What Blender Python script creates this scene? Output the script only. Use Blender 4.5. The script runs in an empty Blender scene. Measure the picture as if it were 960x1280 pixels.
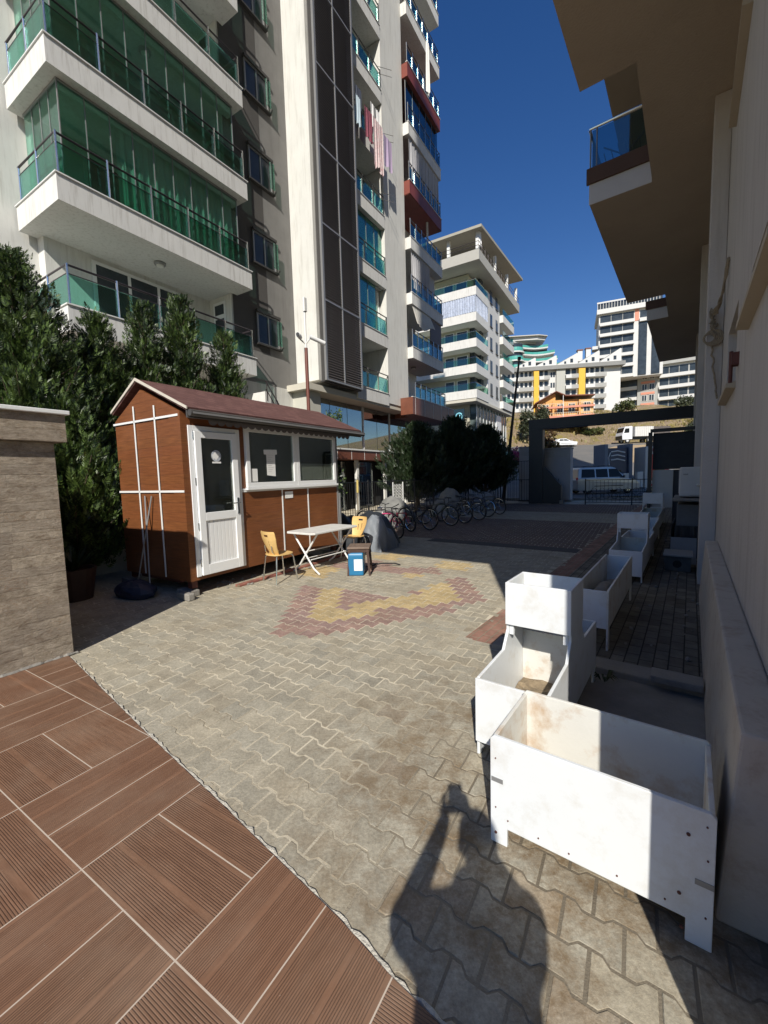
import bpy, bmesh, math, random
from mathutils import Vector, Matrix, Euler
random.seed(7)
SC = bpy.context.scene
COL = SC.collection
R = math.radians
# ------------------------------------------------------------------ frames
class Frame:
    """local x runs along azimuth `az` (degrees clockwise from world +y), local y to its left, z up"""
    def __init__(s, ox, oy, az, oz=0.0):
        a = R(az); s.o = Vector((ox, oy, oz)); s.az = az
        s.x = Vector((math.sin(a), math.cos(a), 0)); s.y = Vector((-math.cos(a), math.sin(a), 0))
        s.rot = R(90 - az)
    def w(s, p): return s.o + s.x*p[0] + s.y*p[1] + Vector((0, 0, p[2]))
LF = Frame(0, 0, 31.27)      # left tower, shed, gate
RF = Frame(0, 0, 36.5)       # building on the right
WF = Frame(0, 0, 90)         # world axes
BASE = {}
def meta(o, label=None, cat=None, group=None, kind=None):
    if label: o['label'] = label
    if cat: o['category'] = cat
    if group: o['group'] = group
    if kind: o['kind'] = kind
    return o
def thing(name, label, cat, fr, base=(0, 0, 0), group=None, rz=0.0, kind=None):
    o = bpy.data.objects.new(name, None); COL.objects.link(o)
    o.empty_display_size = .2
    o.location = fr.w(base); o.rotation_euler = (0, 0, fr.rot + rz)
    BASE[o.name] = Vector(base)
    return meta(o, label, cat, group, kind)
# ------------------------------------------------------------------ mesh builder
class MB:
    def __init__(s): s.v = []; s.f = []; s.m = []; s.c = []; s.col = None; s.cut = []
    def add(s, vs, fs, mi=0):
        s.cut.append((len(s.v), len(s.f))); b = len(s.v); s.v += [tuple(p) for p in vs]
        for f in fs: s.f.append(tuple(b+i for i in f)); s.m.append(mi)
        if s.col is not None: s.c += [s.col]*len(fs)
        return s
    def box(s, x0, x1, y0, y1, z0, z1, mi=0):
        if x0 > x1: x0, x1 = x1, x0
        if y0 > y1: y0, y1 = y1, y0
        if z0 > z1: z0, z1 = z1, z0
        return s.add([(x0,y0,z0),(x1,y0,z0),(x1,y1,z0),(x0,y1,z0),(x0,y0,z1),(x1,y0,z1),(x1,y1,z1),(x0,y1,z1)],
            [(0,3,2,1),(4,5,6,7),(0,1,5,4),(1,2,6,5),(2,3,7,6),(3,0,4,7)], mi)
    def hexa(s, lo, hi, mi=0):
        n = len(lo); return s.add(list(lo)+list(hi), [tuple(reversed(range(n))), tuple(range(n, 2*n))]+[(i,(i+1)%n,n+(i+1)%n,n+i) for i in range(n)], mi)
    def prism(s, poly, axis, a, b, mi=0):
        """poly of 2-D points extruded along axis ('x','y','z') from a to b"""
        def P(p, t):
            return {'x': (t, p[0], p[1]), 'y': (p[0], t, p[1]), 'z': (p[0], p[1], t)}[axis]
        return s.hexa([P(p, a) for p in poly], [P(p, b) for p in poly], mi)
    def tube(s, pts, r, n=8, mi=0, closed=False):
        pts = [Vector(p) for p in pts]; rs = r if isinstance(r, (list, tuple)) else [r]*len(pts)
        N = len(pts); vs = []; ref = None
        for i, p in enumerate(pts):
            if closed: d = pts[(i+1) % N]-pts[i-1]
            else: d = pts[min(i+1, N-1)]-pts[max(i-1, 0)]
            if d.length < 1e-9: d = Vector((0,0,1))
            d.normalize()
            if ref is None:
                ref = Vector((0,0,1)) if abs(d.z) < .9 else Vector((1,0,0))
            a = d.cross(ref)
            if a.length < 1e-6: a = d.cross(Vector((0,1,0)))
            a.normalize(); b = d.cross(a); ref = -b if False else ref
            for k in range(n):
                t = 2*math.pi*k/n; vs.append(p+(a*math.cos(t)+b*math.sin(t))*rs[i])
        fs = []
        for i in range(N if closed else N-1):
            j = (i+1) % N
            for k in range(n): fs.append((i*n+k, i*n+(k+1) % n, j*n+(k+1) % n, j*n+k))
        if not closed: fs += [tuple(reversed(range(n))), tuple((N-1)*n+k for k in range(n))]
        return s.add(vs, fs, mi)
    def cyl(s, p, q, r, n=12, mi=0): return s.tube([p, q], r, n, mi)
    def lathe(s, prof, n=16, o=(0,0,0), mi=0):
        vs = [(o[0]+r*math.cos(2*math.pi*k/n), o[1]+r*math.sin(2*math.pi*k/n), o[2]+z) for r, z in prof for k in range(n)]
        fs = [(i*n+k, i*n+(k+1) % n, (i+1)*n+(k+1) % n, (i+1)*n+k) for i in range(len(prof)-1) for k in range(n)]
        fs += [tuple(reversed(range(n))), tuple((len(prof)-1)*n+k for k in range(n))]
        return s.add(vs, fs, mi)
    def torus(s, c, R_, r, ax='y', n=24, m=6, mi=0, a0=0, a1=2*math.pi):
        full = abs(a1-a0-2*math.pi) < 1e-6; pts = []
        for i in range(n if full else n+1):
            t = a0+(a1-a0)*i/n; x, z = R_*math.cos(t), R_*math.sin(t)
            pts.append((c[0]+x, c[1], c[2]+z) if ax == 'y' else ((c[0], c[1]+x, c[2]+z) if ax == 'x' else (c[0]+x, c[1]+z, c[2])))
        return s.tube2(pts, r, m, mi, full, {'x':Vector((1,0,0)),'y':Vector((0,1,0)),'z':Vector((0,0,1))}[ax])
    def tube2(s, pts, r, n, mi, closed, nrm):
        pts = [Vector(p) for p in pts]; N = len(pts); vs = []
        for i, p in enumerate(pts):
            d = (pts[(i+1) % N]-pts[i-1]) if closed else pts[min(i+1, N-1)]-pts[max(i-1, 0)]
            a = d.normalized().cross(nrm).normalized()
            for k in range(n):
                t = 2*math.pi*k/n; vs.append(p+(a*math.cos(t)+nrm*math.sin(t))*r)
        fs = [(i*n+k, i*n+(k+1) % n, ((i+1) % N)*n+(k+1) % n, ((i+1) % N)*n+k) for i in range(N if closed else N-1) for k in range(n)]
        if not closed: fs += [tuple(reversed(range(n))), tuple((N-1)*n+k for k in range(n))]
        return s.add(vs, fs, mi)
    def ell(s, c, rx, ry, rz, n=14, m=9, mi=0, jit=0.0):
        vs = []; fs = []
        for i in range(m+1):
            ph = math.pi*i/m
            for k in range(n):
                t = 2*math.pi*k/n; j = 1+random.uniform(-jit, jit)
                vs.append((c[0]+rx*j*math.sin(ph)*math.cos(t), c[1]+ry*j*math.sin(ph)*math.sin(t), c[2]+rz*j*math.cos(ph)))
        for i in range(m):
            for k in range(n): fs.append((i*n+k, (i+1)*n+k, (i+1)*n+(k+1) % n, i*n+(k+1) % n))
        return s.add(vs, fs, mi)
    def cloth(s, x0, x1, z0, z1, y, amp=.05, waves=8, nx=60, nz=6, gather=.0, axis='x', mi=0, ragged=0.0):
        """hanging cloth in the local xz plane (axis 'x') or yz plane (axis 'y')"""
        vs = []; ph = random.uniform(0, 6)
        for j in range(nz+1):
            for i in range(nx+1):
                t = i/nx; q = j/nz; x = x0+(x1-x0)*t
                zb = z0+ragged*math.sin(t*9+ph)+ragged*.5*math.sin(t*23+ph*2)
                z = z1+(zb-z1)*q
                a = amp*(.35+.65*q)
                w = a*(math.sin(2*math.pi*waves*t+ph)+.45*math.sin(2*math.pi*waves*1.73*t+1.3*ph+q))
                vs.append((x, y+w, z) if axis == 'x' else (y+w, x, z))
        fs = [(j*(nx+1)+i, j*(nx+1)+i+1, (j+1)*(nx+1)+i+1, (j+1)*(nx+1)+i) for j in range(nz) for i in range(nx)]
        return s.add(vs, fs, mi)
    def build(s, name, mats, parent=None, bevel=0.0, smooth=False, fr=None, base=None, solid=0.0, rootbase=None, doubles=False):
        """parent: Empty thing or part under it.  Coordinates are in the thing's frame."""
        if not isinstance(mats, (list, tuple)): mats = [mats]
        if parent is not None:
            r = parent
            while r.parent: r = r.parent
            b = BASE.get(r.name, Vector((0, 0, 0)))
        else: b = Vector(base or (0, 0, 0))
        me = bpy.data.meshes.new(name)
        me.from_pydata([(v[0]-b[0], v[1]-b[1], v[2]-b[2]) for v in s.v], [], s.f)
        for m in mats: me.materials.append(m)
        if len(mats) > 1: me.polygons.foreach_set('material_index', s.m)
        if s.c:
            at = me.color_attributes.new('tint', 'FLOAT_COLOR', 'CORNER'); data = []
            for f, c in zip(s.f, s.c):
                for _ in f: data += list(c)
            at.data.foreach_set('color', data)
        if smooth: me.polygons.foreach_set('use_smooth', [True]*len(me.polygons))
        me.update()
        o = bpy.data.objects.new(name, me); COL.objects.link(o)
        if parent is not None: o.parent = parent
        else:
            f = fr or WF; o.location = f.w(b); o.rotation_euler = (0, 0, f.rot); BASE[o.name] = b
        if solid:
            md = o.modifiers.new('solid', 'SOLIDIFY'); md.thickness = solid; md.offset = 0
        if bevel:
            md = o.modifiers.new('bev', 'BEVEL'); md.width = bevel; md.segments = 2; md.limit_method = 'ANGLE'; md.angle_limit = R(40)
        return o
def each(mb, name, mats, parent, **k):
    """every primitive of the builder becomes a part of its own"""
    cuts = mb.cut+[(len(mb.v), len(mb.f))]
    for (v0, f0), (v1, f1) in zip(cuts, cuts[1:]):
        q = MB(); q.v = mb.v[v0:v1]; q.f = [tuple(i-v0 for i in f) for f in mb.f[f0:f1]]; q.m = mb.m[f0:f1]; o = q.build(name, mats, parent, **k)
    return o
def copy_tree(o, parent=None):
    c = o.copy(); COL.objects.link(c)
    if parent is not None: c.parent = parent
    for ch in [x for x in COL.objects if x.parent == o]: copy_tree(ch, c)
    return c
# ------------------------------------------------------------------ materials
def _new(name):
    m = bpy.data.materials.new(name); m.use_nodes = True; nt = m.node_tree; nt.nodes.clear()
    out = nt.nodes.new('ShaderNodeOutputMaterial'); return m, nt, out
def N(nt, t, **k):
    n = nt.nodes.new(t)
    for a, b in k.items():
        if a.startswith('i_'):
            key = a[2:]; key = int(key) if key.isdigit() else key.replace('_', ' ')
            n.inputs[key].default_value = b
        else: setattr(n, a, b)
    return n
def c4(c): return (c[0], c[1], c[2], 1)
def pmat(name, col, rough=.7, var=.12, scale=3.0, bump=.0, bscale=60.0, metal=0.0, spec=.5, dirt=None, dscale=1.5, damt=.5, streak=False, world=True, hue=0.0, trans=0.0, sss=0.0):
    m, nt, out = _new(name); L = nt.links
    b = N(nt, 'ShaderNodeBsdfPrincipled'); L.new(b.outputs[0], out.inputs[0])
    b.inputs['Roughness'].default_value = rough; b.inputs['Metallic'].default_value = metal
    b.inputs['Specular IOR Level'].default_value = spec
    tc = N(nt, 'ShaderNodeNewGeometry') if world else N(nt, 'ShaderNodeTexCoord')
    co = tc.outputs['Position'] if world else tc.outputs['Object']
    no = N(nt, 'ShaderNodeTexNoise', i_Scale=scale, i_Detail=6.0, i_Roughness=.65); L.new(co, no.inputs['Vector'])
    mr = N(nt, 'ShaderNodeMapRange', i_1=.25, i_2=.75, i_3=1-var, i_4=1+var); L.new(no.outputs[0], mr.inputs[0])
    hs = N(nt, 'ShaderNodeHueSaturation', i_Color=c4(col)); L.new(mr.outputs[0], hs.inputs['Value'])
    cur = hs.outputs[0]
    if dirt is not None:
        dn = N(nt, 'ShaderNodeTexNoise', i_Scale=dscale, i_Detail=8.0, i_Roughness=.7)
        if streak:
            mp = N(nt, 'ShaderNodeMapping'); mp.inputs['Scale'].default_value = (6, 6, .5)
            L.new(co, mp.inputs[0]); L.new(mp.outputs[0], dn.inputs['Vector'])
        else: L.new(co, dn.inputs['Vector'])
        dr = N(nt, 'ShaderNodeMapRange', i_1=.5, i_2=.72, i_3=0.0, i_4=damt); L.new(dn.outputs[0], dr.inputs[0])
        mx = N(nt, 'ShaderNodeMix', data_type='RGBA'); L.new(dr.outputs[0], mx.inputs[0]); L.new(cur, mx.inputs[6]); mx.inputs[7].default_value = c4(dirt)
        cur = mx.outputs[2]
    L.new(cur, b.inputs['Base Color'])
    if bump:
        bn = N(nt, 'ShaderNodeTexNoise', i_Scale=bscale, i_Detail=5.0); L.new(co, bn.inputs['Vector'])
        bp = N(nt, 'ShaderNodeBump', i_Strength=min(1, bump), i_Distance=.01*max(1, bump)); L.new(bn.outputs[0], bp.inputs['Height']); L.new(bp.outputs[0], b.inputs['Normal'])
    return m
def glass(name, col, refl=.08, rough=.02, alpha=None):
    """thin pane: tinted see-through plus a Fresnel reflection"""
    m, nt, out = _new(name); L = nt.links
    t = N(nt, 'ShaderNodeBsdfTransparent', i_Color=c4(col)); g = N(nt, 'ShaderNodeBsdfGlossy', i_Roughness=rough)
    g.inputs['Color'].default_value = (.9, .95, .95, 1)
    lw = N(nt, 'ShaderNodeFresnel', i_IOR=1.5)
    mr = N(nt, 'ShaderNodeMapRange', i_1=0.0, i_2=1.0, i_3=refl, i_4=.55); L.new(lw.outputs[0], mr.inputs[0])
    mx = N(nt, 'ShaderNodeMixShader'); L.new(mr.outputs[0], mx.inputs[0]); L.new(t.outputs[0], mx.inputs[1]); L.new(g.outputs[0], mx.inputs[2])
    L.new(mx.outputs[0], out.inputs[0]); return m
def leafmat(name, c1, c2, scale=2.5):
    m, nt, out = _new(name); L = nt.links
    tc = N(nt, 'ShaderNodeNewGeometry')
    no = N(nt, 'ShaderNodeTexNoise', i_Scale=scale, i_Detail=4.0); L.new(tc.outputs['Position'], no.inputs['Vector'])
    ri = N(nt, 'ShaderNodeMath', operation='ADD'); L.new(no.outputs[0], ri.inputs[0])
    r2 = N(nt, 'ShaderNodeMath', operation='MULTIPLY_ADD', i_1=.5, i_2=-.25); L.new(tc.outputs['Random Per Island'], r2.inputs[0]); L.new(r2.outputs[0], ri.inputs[1])
    cr = N(nt, 'ShaderNodeMapRange', i_1=.35, i_2=.72); L.new(ri.outputs[0], cr.inputs[0])
    mx = N(nt, 'ShaderNodeMix', data_type='RGBA'); L.new(cr.outputs[0], mx.inputs[0]); mx.inputs[6].default_value = c4(c1); mx.inputs[7].default_value = c4(c2)
    d = N(nt, 'ShaderNodeBsdfDiffuse'); t = N(nt, 'ShaderNodeBsdfTranslucent'); g = N(nt, 'ShaderNodeBsdfGlossy', i_Roughness=.45); g.inputs['Color'].default_value = (1, 1, 1, 1)
    L.new(mx.outputs[2], d.inputs[0]); L.new(mx.outputs[2], t.inputs[0])
    a = N(nt, 'ShaderNodeMixShader', i_0=.25); L.new(d.outputs[0], a.inputs[1]); L.new(t.outputs[0], a.inputs[2])
    b = N(nt, 'ShaderNodeMixShader', i_0=.04); L.new(a.outputs[0], b.inputs[1]); L.new(g.outputs[0], b.inputs[2])
    L.new(b.outputs[0], out.inputs[0]); return m
M = {}
M['cream'] = pmat('cream_render', (.66,.655,.62), .85, .06, 1.2, .3, 60, dirt=(.38,.36,.32), dscale=1.3, damt=.5, streak=True)
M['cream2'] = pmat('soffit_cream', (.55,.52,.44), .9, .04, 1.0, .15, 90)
M['grey_render'] = pmat('grey_render', (.20,.195,.187), .9, .12, 1.4, .3, 60, dirt=(.12,.115,.11), dscale=.8, damt=.4, streak=True)
M['charcoal'] = pmat('charcoal_trim', (.045,.042,.04), .6, .1)
M['slab'] = pmat('slab_render', (.66,.655,.63), .85, .05, 1.5, .25, 60, dirt=(.33,.31,.27), dscale=1.9, damt=.6, streak=True)
M['white'] = pmat('white_paint', (.72,.72,.70), .6, .04, 2.0, .1, 60)
M['upvc'] = pmat('white_upvc', (.76,.77,.77), .35, .02, 4)
M['steel'] = pmat('stainless_steel', (.72,.74,.74), .22, .05, metal=1.0)
M['rail'] = pmat('dark_handrail', (.05,.04,.045), .35, .1, metal=.3)
M['ggreen'] = glass('green_rail_glass', (.52,.82,.75), .08)
M['ggreen2'] = glass('green_window_glass', (.62,.86,.78), .09)
M['gblue'] = glass('blue_tinted_glass', (.26,.50,.58), .12)
M['gpale'] = glass('pale_green_glass', (.55,.80,.70), .07)
M['gclear'] = glass('clear_glass', (.80,.85,.84), .06)
M['gshed'] = glass('shed_window_glass', (.80,.82,.78), .10)
M['gsmoke'] = glass('smoked_glass', (.42,.43,.42), .10)
M['dark'] = pmat('dark_interior', (.02,.02,.02), .9, .2)
M['dim'] = pmat('room_wall', (.30,.28,.25), .9, .08)
M['curtain'] = pmat('sheer_curtain', (.80,.82,.78), .9, .05, 6)
M['curtw'] = pmat('white_curtain', (.72,.72,.72), .9, .05, 6)
M['awning'] = pmat('grey_awning_cloth', (.42,.42,.44), .9, .08, 5)
M['alu'] = pmat('grey_aluminium', (.30,.30,.30), .45, .05, metal=.4)
M['louvre'] = pmat('brown_louvre', (.095,.082,.076), .5, .12)
M['redwood'] = pmat('red_brown_panel', (.20,.045,.03), .5, .2, 2)
M['clad'] = pmat('brown_cladding', (.17,.06,.035), .4, .2, 3)
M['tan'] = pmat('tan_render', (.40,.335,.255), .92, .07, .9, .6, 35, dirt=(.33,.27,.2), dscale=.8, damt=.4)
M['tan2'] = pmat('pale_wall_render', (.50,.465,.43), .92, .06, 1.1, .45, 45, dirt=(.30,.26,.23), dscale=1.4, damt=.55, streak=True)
M['brown'] = pmat('brown_band', (.10,.055,.035), .8, .1)
M['black'] = pmat('black_paint', (.012,.012,.014), .45, .2)
M['blackp'] = pmat('black_plastic', (.02,.02,.022), .4, .2)
M['rubber'] = pmat('tyre_rubber', (.02,.02,.02), .8, .2)
M['bag'] = pmat('black_tarp', (.018,.022,.028), .45, .3, 4, .6, 14)
M['silver'] = pmat('silver_tarp', (.19,.21,.235), .4, .2, 5, .5, 18)
M['board'] = pmat('white_planter_board', (.70,.725,.735), .40, .025, 2.5, .04, 40, dirt=(.46,.40,.30), dscale=5.5, damt=.42, world=False)
M['boardin'] = pmat('stained_planter_board', (.66,.65,.60), .5, .05, 3, .1, 50, dirt=(.42,.25,.11), dscale=4.0, damt=.85, world=False)
M['soil'] = pmat('dry_soil', (.22,.17,.11), .95, .3, 20, 1.0, 60)
M['sand'] = pmat('sacking', (.33,.27,.20), .9, .12, 12, .6, 60)
M['concrete'] = pmat('concrete', (.24,.225,.20), .92, .2, 4, .7, 45)
M['tree_bark'] = pmat('bark', (.10,.075,.05), .9, .3, 12, 1, 30)
M['skin'] = pmat('skin', (.45,.28,.2), .5, .05)
M['shirt'] = pmat('dark_shirt', (.05,.06,.09), .85, .1)
M['hair'] = pmat('dark_hair', (.02,.015,.012), .6, .2)
M['carw'] = pmat('white_car_paint', (.72,.73,.74), .22, .01, metal=0)
M['cars'] = pmat('silver_car_paint', (.45,.46,.47), .28, .02, metal=.5)
M['carglass'] = pmat('dark_car_glass', (.010,.011,.012), .2, .0, spec=.25)
M['chair'] = pmat('pale_birch_ply', (.66,.44,.17), .42, .08, 8, world=False)
M['rust'] = pmat('rusty_steel', (.11,.035,.025), .7, .3, 20)
M['tabletop'] = pmat('worn_white_table', (.66,.66,.63), .45, .06, 6, dirt=(.36,.32,.26), dscale=7, damt=.4)
M['blue'] = pmat('blue_plastic', (.02,.16,.32), .35, .08)
M['red'] = pmat('red_plastic', (.55,.03,.03), .4, .05)
M['pink'] = pmat('pink_paint', (.62,.04,.16), .3, .05)
M['lamp'] = pmat('lamp_opal', (.75,.74,.7), .4, .02)
M['paper'] = pmat('paper', (.74,.74,.72), .8, .04, 6)
M['ltgrey'] = pmat('pale_grey_plastic', (.5,.5,.48), .5, .05)
M['rope'] = pmat('old_rope', (.28,.23,.16), .95, .3, 30, 1, 80)
M['yellow'] = pmat('yellow_render', (.70,.42,.06), .85, .05)
M['orange'] = pmat('orange_render', (.66,.33,.11), .85, .12, 1.0)
M['coral'] = pmat('coral_render', (.60,.26,.18), .85, .05)
M['teal'] = pmat('teal_glass_panel', (.08,.34,.29), .25, .1)
M['farglass'] = pmat('far_window_glass', (.035,.045,.055), .18, .5, .8, spec=.45)
M['farwhite'] = pmat('far_white_render', (.60,.595,.575), .85, .04, .4)
M['fargrey'] = pmat('far_grey_render', (.36,.36,.34), .85, .06, .4)
M['roofgrey'] = pmat('grey_roof_sheet', (.22,.22,.21), .7, .1, .5)
M['leafA'] = leafmat('conifer_green', (.010,.026,.008), (.105,.165,.036), 1.3)
M['leafB'] = leafmat('dark_bush_green', (.012,.028,.010), (.035,.06,.02), 1.5)
M['leafC'] = leafmat('scrub_green', (.05,.07,.02), (.16,.17,.06), .5)
M['flower'] = leafmat('magenta_blossom', (.35,.03,.13), (.55,.10,.28), 1.5)
# ------------------------------------------------------------------ shader expression helper
class X:
    def __init__(s, nt, sock): s.nt = nt; s.s = sock
    def _op(s, op, o=None, o2=None):
        n = s.nt.nodes.new('ShaderNodeMath'); n.operation = op
        for i, q in enumerate((s, o, o2)):
            if q is None: continue
            if isinstance(q, X): s.nt.links.new(q.s, n.inputs[i])
            else: n.inputs[i].default_value = q
        return X(s.nt, n.outputs[0])
    def __add__(s, o): return s._op('ADD', o)
    def __sub__(s, o): return s._op('SUBTRACT', o)
    def __mul__(s, o): return s._op('MULTIPLY', o)
    def __truediv__(s, o): return s._op('DIVIDE', o)
    def floor(s): return s._op('FLOOR')
    def fract(s): return s._op('FRACT')
    def abs(s): return s._op('ABSOLUTE')
    def sin(s): return s._op('SINE')
    def lt(s, o): return s._op('LESS_THAN', o)
    def gt(s, o): return s._op('GREATER_THAN', o)
    def mn(s, o): return s._op('MINIMUM', o)
    def mx(s, o): return s._op('MAXIMUM', o)
    def mix(s, a, b):   # s ? b : a
        return (b - a) * s + a if isinstance(b, X) else X.const(s.nt, b).__sub__(a) * s + a
    @staticmethod
    def const(nt, v):
        n = nt.nodes.new('ShaderNodeValue'); n.outputs[0].default_value = v; return X(nt, n.outputs[0])
def sep(nt, sock):
    n = nt.nodes.new('ShaderNodeSeparateXYZ'); nt.links.new(sock, n.inputs[0]); return [X(nt, n.outputs[i]) for i in range(3)]
def comb(nt, *a):
    n = nt.nodes.new('ShaderNodeCombineXYZ')
    for i, q in enumerate(a):
        if isinstance(q, X): nt.links.new(q.s, n.inputs[i])
        else: n.inputs[i].default_value = q
    return n.outputs[0]
def mixc(nt, f, a, b):
    n = N(nt, 'ShaderNodeMix', data_type='RGBA')
    for s_, q in ((0, f), (6, a), (7, b)):
        if isinstance(q, X): nt.links.new(q.s, n.inputs[s_])
        elif isinstance(q, (tuple, list)): n.inputs[s_].default_value = c4(q)
        elif isinstance(q, (int, float)): n.inputs[s_].default_value = q
        else: nt.links.new(q, n.inputs[s_])
    return n.outputs[2]
def noise(nt, co, scale, detail=5, rough=.6, vec=(1, 1, 1)):
    if vec != (1, 1, 1):
        mp = N(nt, 'ShaderNodeMapping'); mp.inputs['Scale'].default_value = vec; nt.links.new(co, mp.inputs[0]); co = mp.outputs[0]
    n = N(nt, 'ShaderNodeTexNoise', i_Scale=scale, i_Detail=float(detail), i_Roughness=rough); nt.links.new(co, n.inputs['Vector']); return X(nt, n.outputs[0])
def rng(nt, x, a, b, c, d):
    n = N(nt, 'ShaderNodeMapRange', i_1=a, i_2=b, i_3=c, i_4=d); nt.links.new(x.s, n.inputs[0]); return X(nt, n.outputs[0])
def wn(nt, vec):
    n = N(nt, 'ShaderNodeTexWhiteNoise'); nt.links.new(vec, n.inputs['Vector']); return X(nt, n.outputs['Value'])
def finish(nt, out, col, rough, height=None, dist=.004, strength=1.0, spec=.5):
    b = N(nt, 'ShaderNodeBsdfPrincipled'); nt.links.new(col, b.inputs['Base Color'])
    b.inputs['Specular IOR Level'].default_value = spec
    if isinstance(rough, X): nt.links.new(rough.s, b.inputs['Roughness'])
    else: b.inputs['Roughness'].default_value = rough
    if height is not None:
        bp = N(nt, 'ShaderNodeBump', i_Strength=strength, i_Distance=dist); nt.links.new(height.s, bp.inputs['Height']); nt.links.new(bp.outputs[0], b.inputs['Normal'])
    nt.links.new(b.outputs[0], out.inputs[0])
def m_terrace():
    m, nt, out = _new('wood_look_tile'); co = N(nt, 'ShaderNodeTexCoord').outputs['Object']; x, y, z = sep(nt, co)
    P = .67
    a = (x - .705)/P; b = (y - 1.988)/P; i = a.floor(); j = b.floor(); fx = a - i; fy = b - j
    par = ((i + j)*.5).fract().gt(.25)          # 1 = boards run along y
    ac = par.mix(fy, fx); al = par.mix(fx, fy)  # across, along (0..1 of the square)
    half = (ac*2).floor(); ah = ac*2 - half     # 0..1 within one board
    g = .0085
    e1 = ah.mn(X.const(nt, 1.) - ah); e2 = al.mn(X.const(nt, 1.) - al)
    grout = (e1.lt(g*1.0)).mx(e2.lt(g*.5))
    rnd = wn(nt, comb(nt, i, j, half)); rnd2 = wn(nt, comb(nt, j, half, i+7.3))
    # plain strips inside each board where the grooves stop
    s1 = (ah - .52 - (rnd-.5)*.35).abs().lt(.035); s2 = (e1).lt(.05)
    plain = s1.mx(s2).mx(rnd2.lt(.08)*.75)
    gr = ((ah*36).fract() - .5).abs()*2        # 0 at groove middle
    groove = rng(nt, gr, .0, .55, 1, 0)*(X.const(nt, 1.)-plain)
    gv = comb(nt, al*P + rnd*13, ac*P*14 + rnd2*9, rnd*5)
    grain = noise(nt, gv, 6.0, 7, .7); grain2 = noise(nt, co, 2.3, 5)
    col = mixc(nt, rng(nt, grain, .3, .7, 0, 1), (.125,.066,.038), (.235,.130,.078))
    col = mixc(nt, rng(nt, rnd, 0, 1, 0, .35), col, (.24,.11,.062))
    col = mixc(nt, groove*.75, col, (.055,.030,.020))
    col = mixc(nt, rng(nt, grain2, .45, .75, 0, .35), col, (.29,.21,.15))
    sp = noise(nt, co, 95, 3); col = mixc(nt, rng(nt, sp, .70, .76, 0, .35), col, (.5,.42,.35))
    col = mixc(nt, grout, col, (.50,.42,.34))
    h = (X.const(nt, 1.) - groove)*.6 + grain*.25
    h = h*(X.const(nt, 1.)-grout) + grout*.1
    finish(nt, out, col, .62, h, .0025, .9, .35); return m
def m_pave():
    m, nt, out = _new('concrete_paver'); pos = N(nt, 'ShaderNodeNewGeometry').outputs['Position']
    at = N(nt, 'ShaderNodeVertexColor', layer_name='tint').outputs[0]
    n1 = noise(nt, pos, 5.5, 8, .75); n2 = noise(nt, pos, .8, 5, .6); n3 = noise(nt, pos, 60, 5, .7)
    hs = N(nt, 'ShaderNodeHueSaturation'); nt.links.new(at, hs.inputs['Color'])
    v = rng(nt, n1, .3, .72, .68, 1.2)*rng(nt, n3, .3, .7, .74, 1.22); nt.links.new(v.s, hs.inputs['Value'])
    col = mixc(nt, rng(nt, n2, .54, .75, 0, .45), hs.outputs[0], (.20,.155,.10))
    px_, py_, pz_ = sep(nt, pos); dd = ((px_-.75)*(px_-.75) + (py_-1.9)*(py_-1.9)*.8); near = rng(nt, dd, .2, 2.4, 1, 0)
    bn_ = noise(nt, pos, 3.2, 8, .8); col = mixc(nt, rng(nt, bn_, .44, .60, 0, .8)*near, col, (.15,.095,.045))
    st = noise(nt, pos, 2.1, 9, .8); col = mixc(nt, rng(nt, st, .60, .74, 0, .6), col, (.10,.085,.065))
    w = noise(nt, pos, 11, 8, .85); col = mixc(nt, (rng(nt, w, .60, .68, 0, .45)*(near*.8+.25)), col, (.46,.43,.37))
    finish(nt, out, col, .9, n3*.6+n1*.8, .006, .8, .25); return m
def m_joint():
    m, nt, out = _new('joint_sand'); pos = N(nt, 'ShaderNodeNewGeometry').outputs['Position']
    n1 = noise(nt, pos, 1.3, 6, .7); n3 = noise(nt, pos, 120, 3)
    px_, py_, pz_ = sep(nt, pos); dd = ((px_-.8)*(px_-.8) + (py_-1.7)*(py_-1.7)*.7); near = rng(nt, dd, .1, 1.9, 1, 0)
    col = mixc(nt, rng(nt, n1, .42, .62, 0, 1), (.56,.50,.38), (.27,.23,.165)); col = mixc(nt, near*.9, col, (.10,.08,.055))
    finish(nt, out, col, .95, n3, .004, 1); return m
def m_blocks(name, c1, c2, mortar, bw, bh, far=False):
    m, nt, out = _new(name); co = N(nt, 'ShaderNodeTexCoord').outputs['Object']
    br = N(nt, 'ShaderNodeTexBrick', offset=.5); br.inputs['Scale'].default_value = 1; br.inputs['Brick Width'].default_value = bw; br.inputs['Row Height'].default_value = bh
    br.inputs['Mortar Size'].default_value = .006; br.inputs['Mortar Smooth'].default_value = .3; br.inputs['Color1'].default_value = c4(c1); br.inputs['Color2'].default_value = c4(c2); br.inputs['Mortar'].default_value = c4(mortar)
    nt.links.new(co, br.inputs['Vector'])
    n1 = noise(nt, co, 3.5, 7, .7); n3 = noise(nt, co, 50, 4, .7)
    hs = N(nt, 'ShaderNodeHueSaturation'); nt.links.new(br.outputs[0], hs.inputs['Color']); v = rng(nt, n1, .3, .7, .6, 1.3); nt.links.new(v.s, hs.inputs['Value'])
    h = (X.const(nt, 1.) - X(nt, br.outputs['Fac']))*1.0 + n3*.5
    finish(nt, out, hs.outputs[0], .92, h, .006, .8, .2); return m
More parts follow.
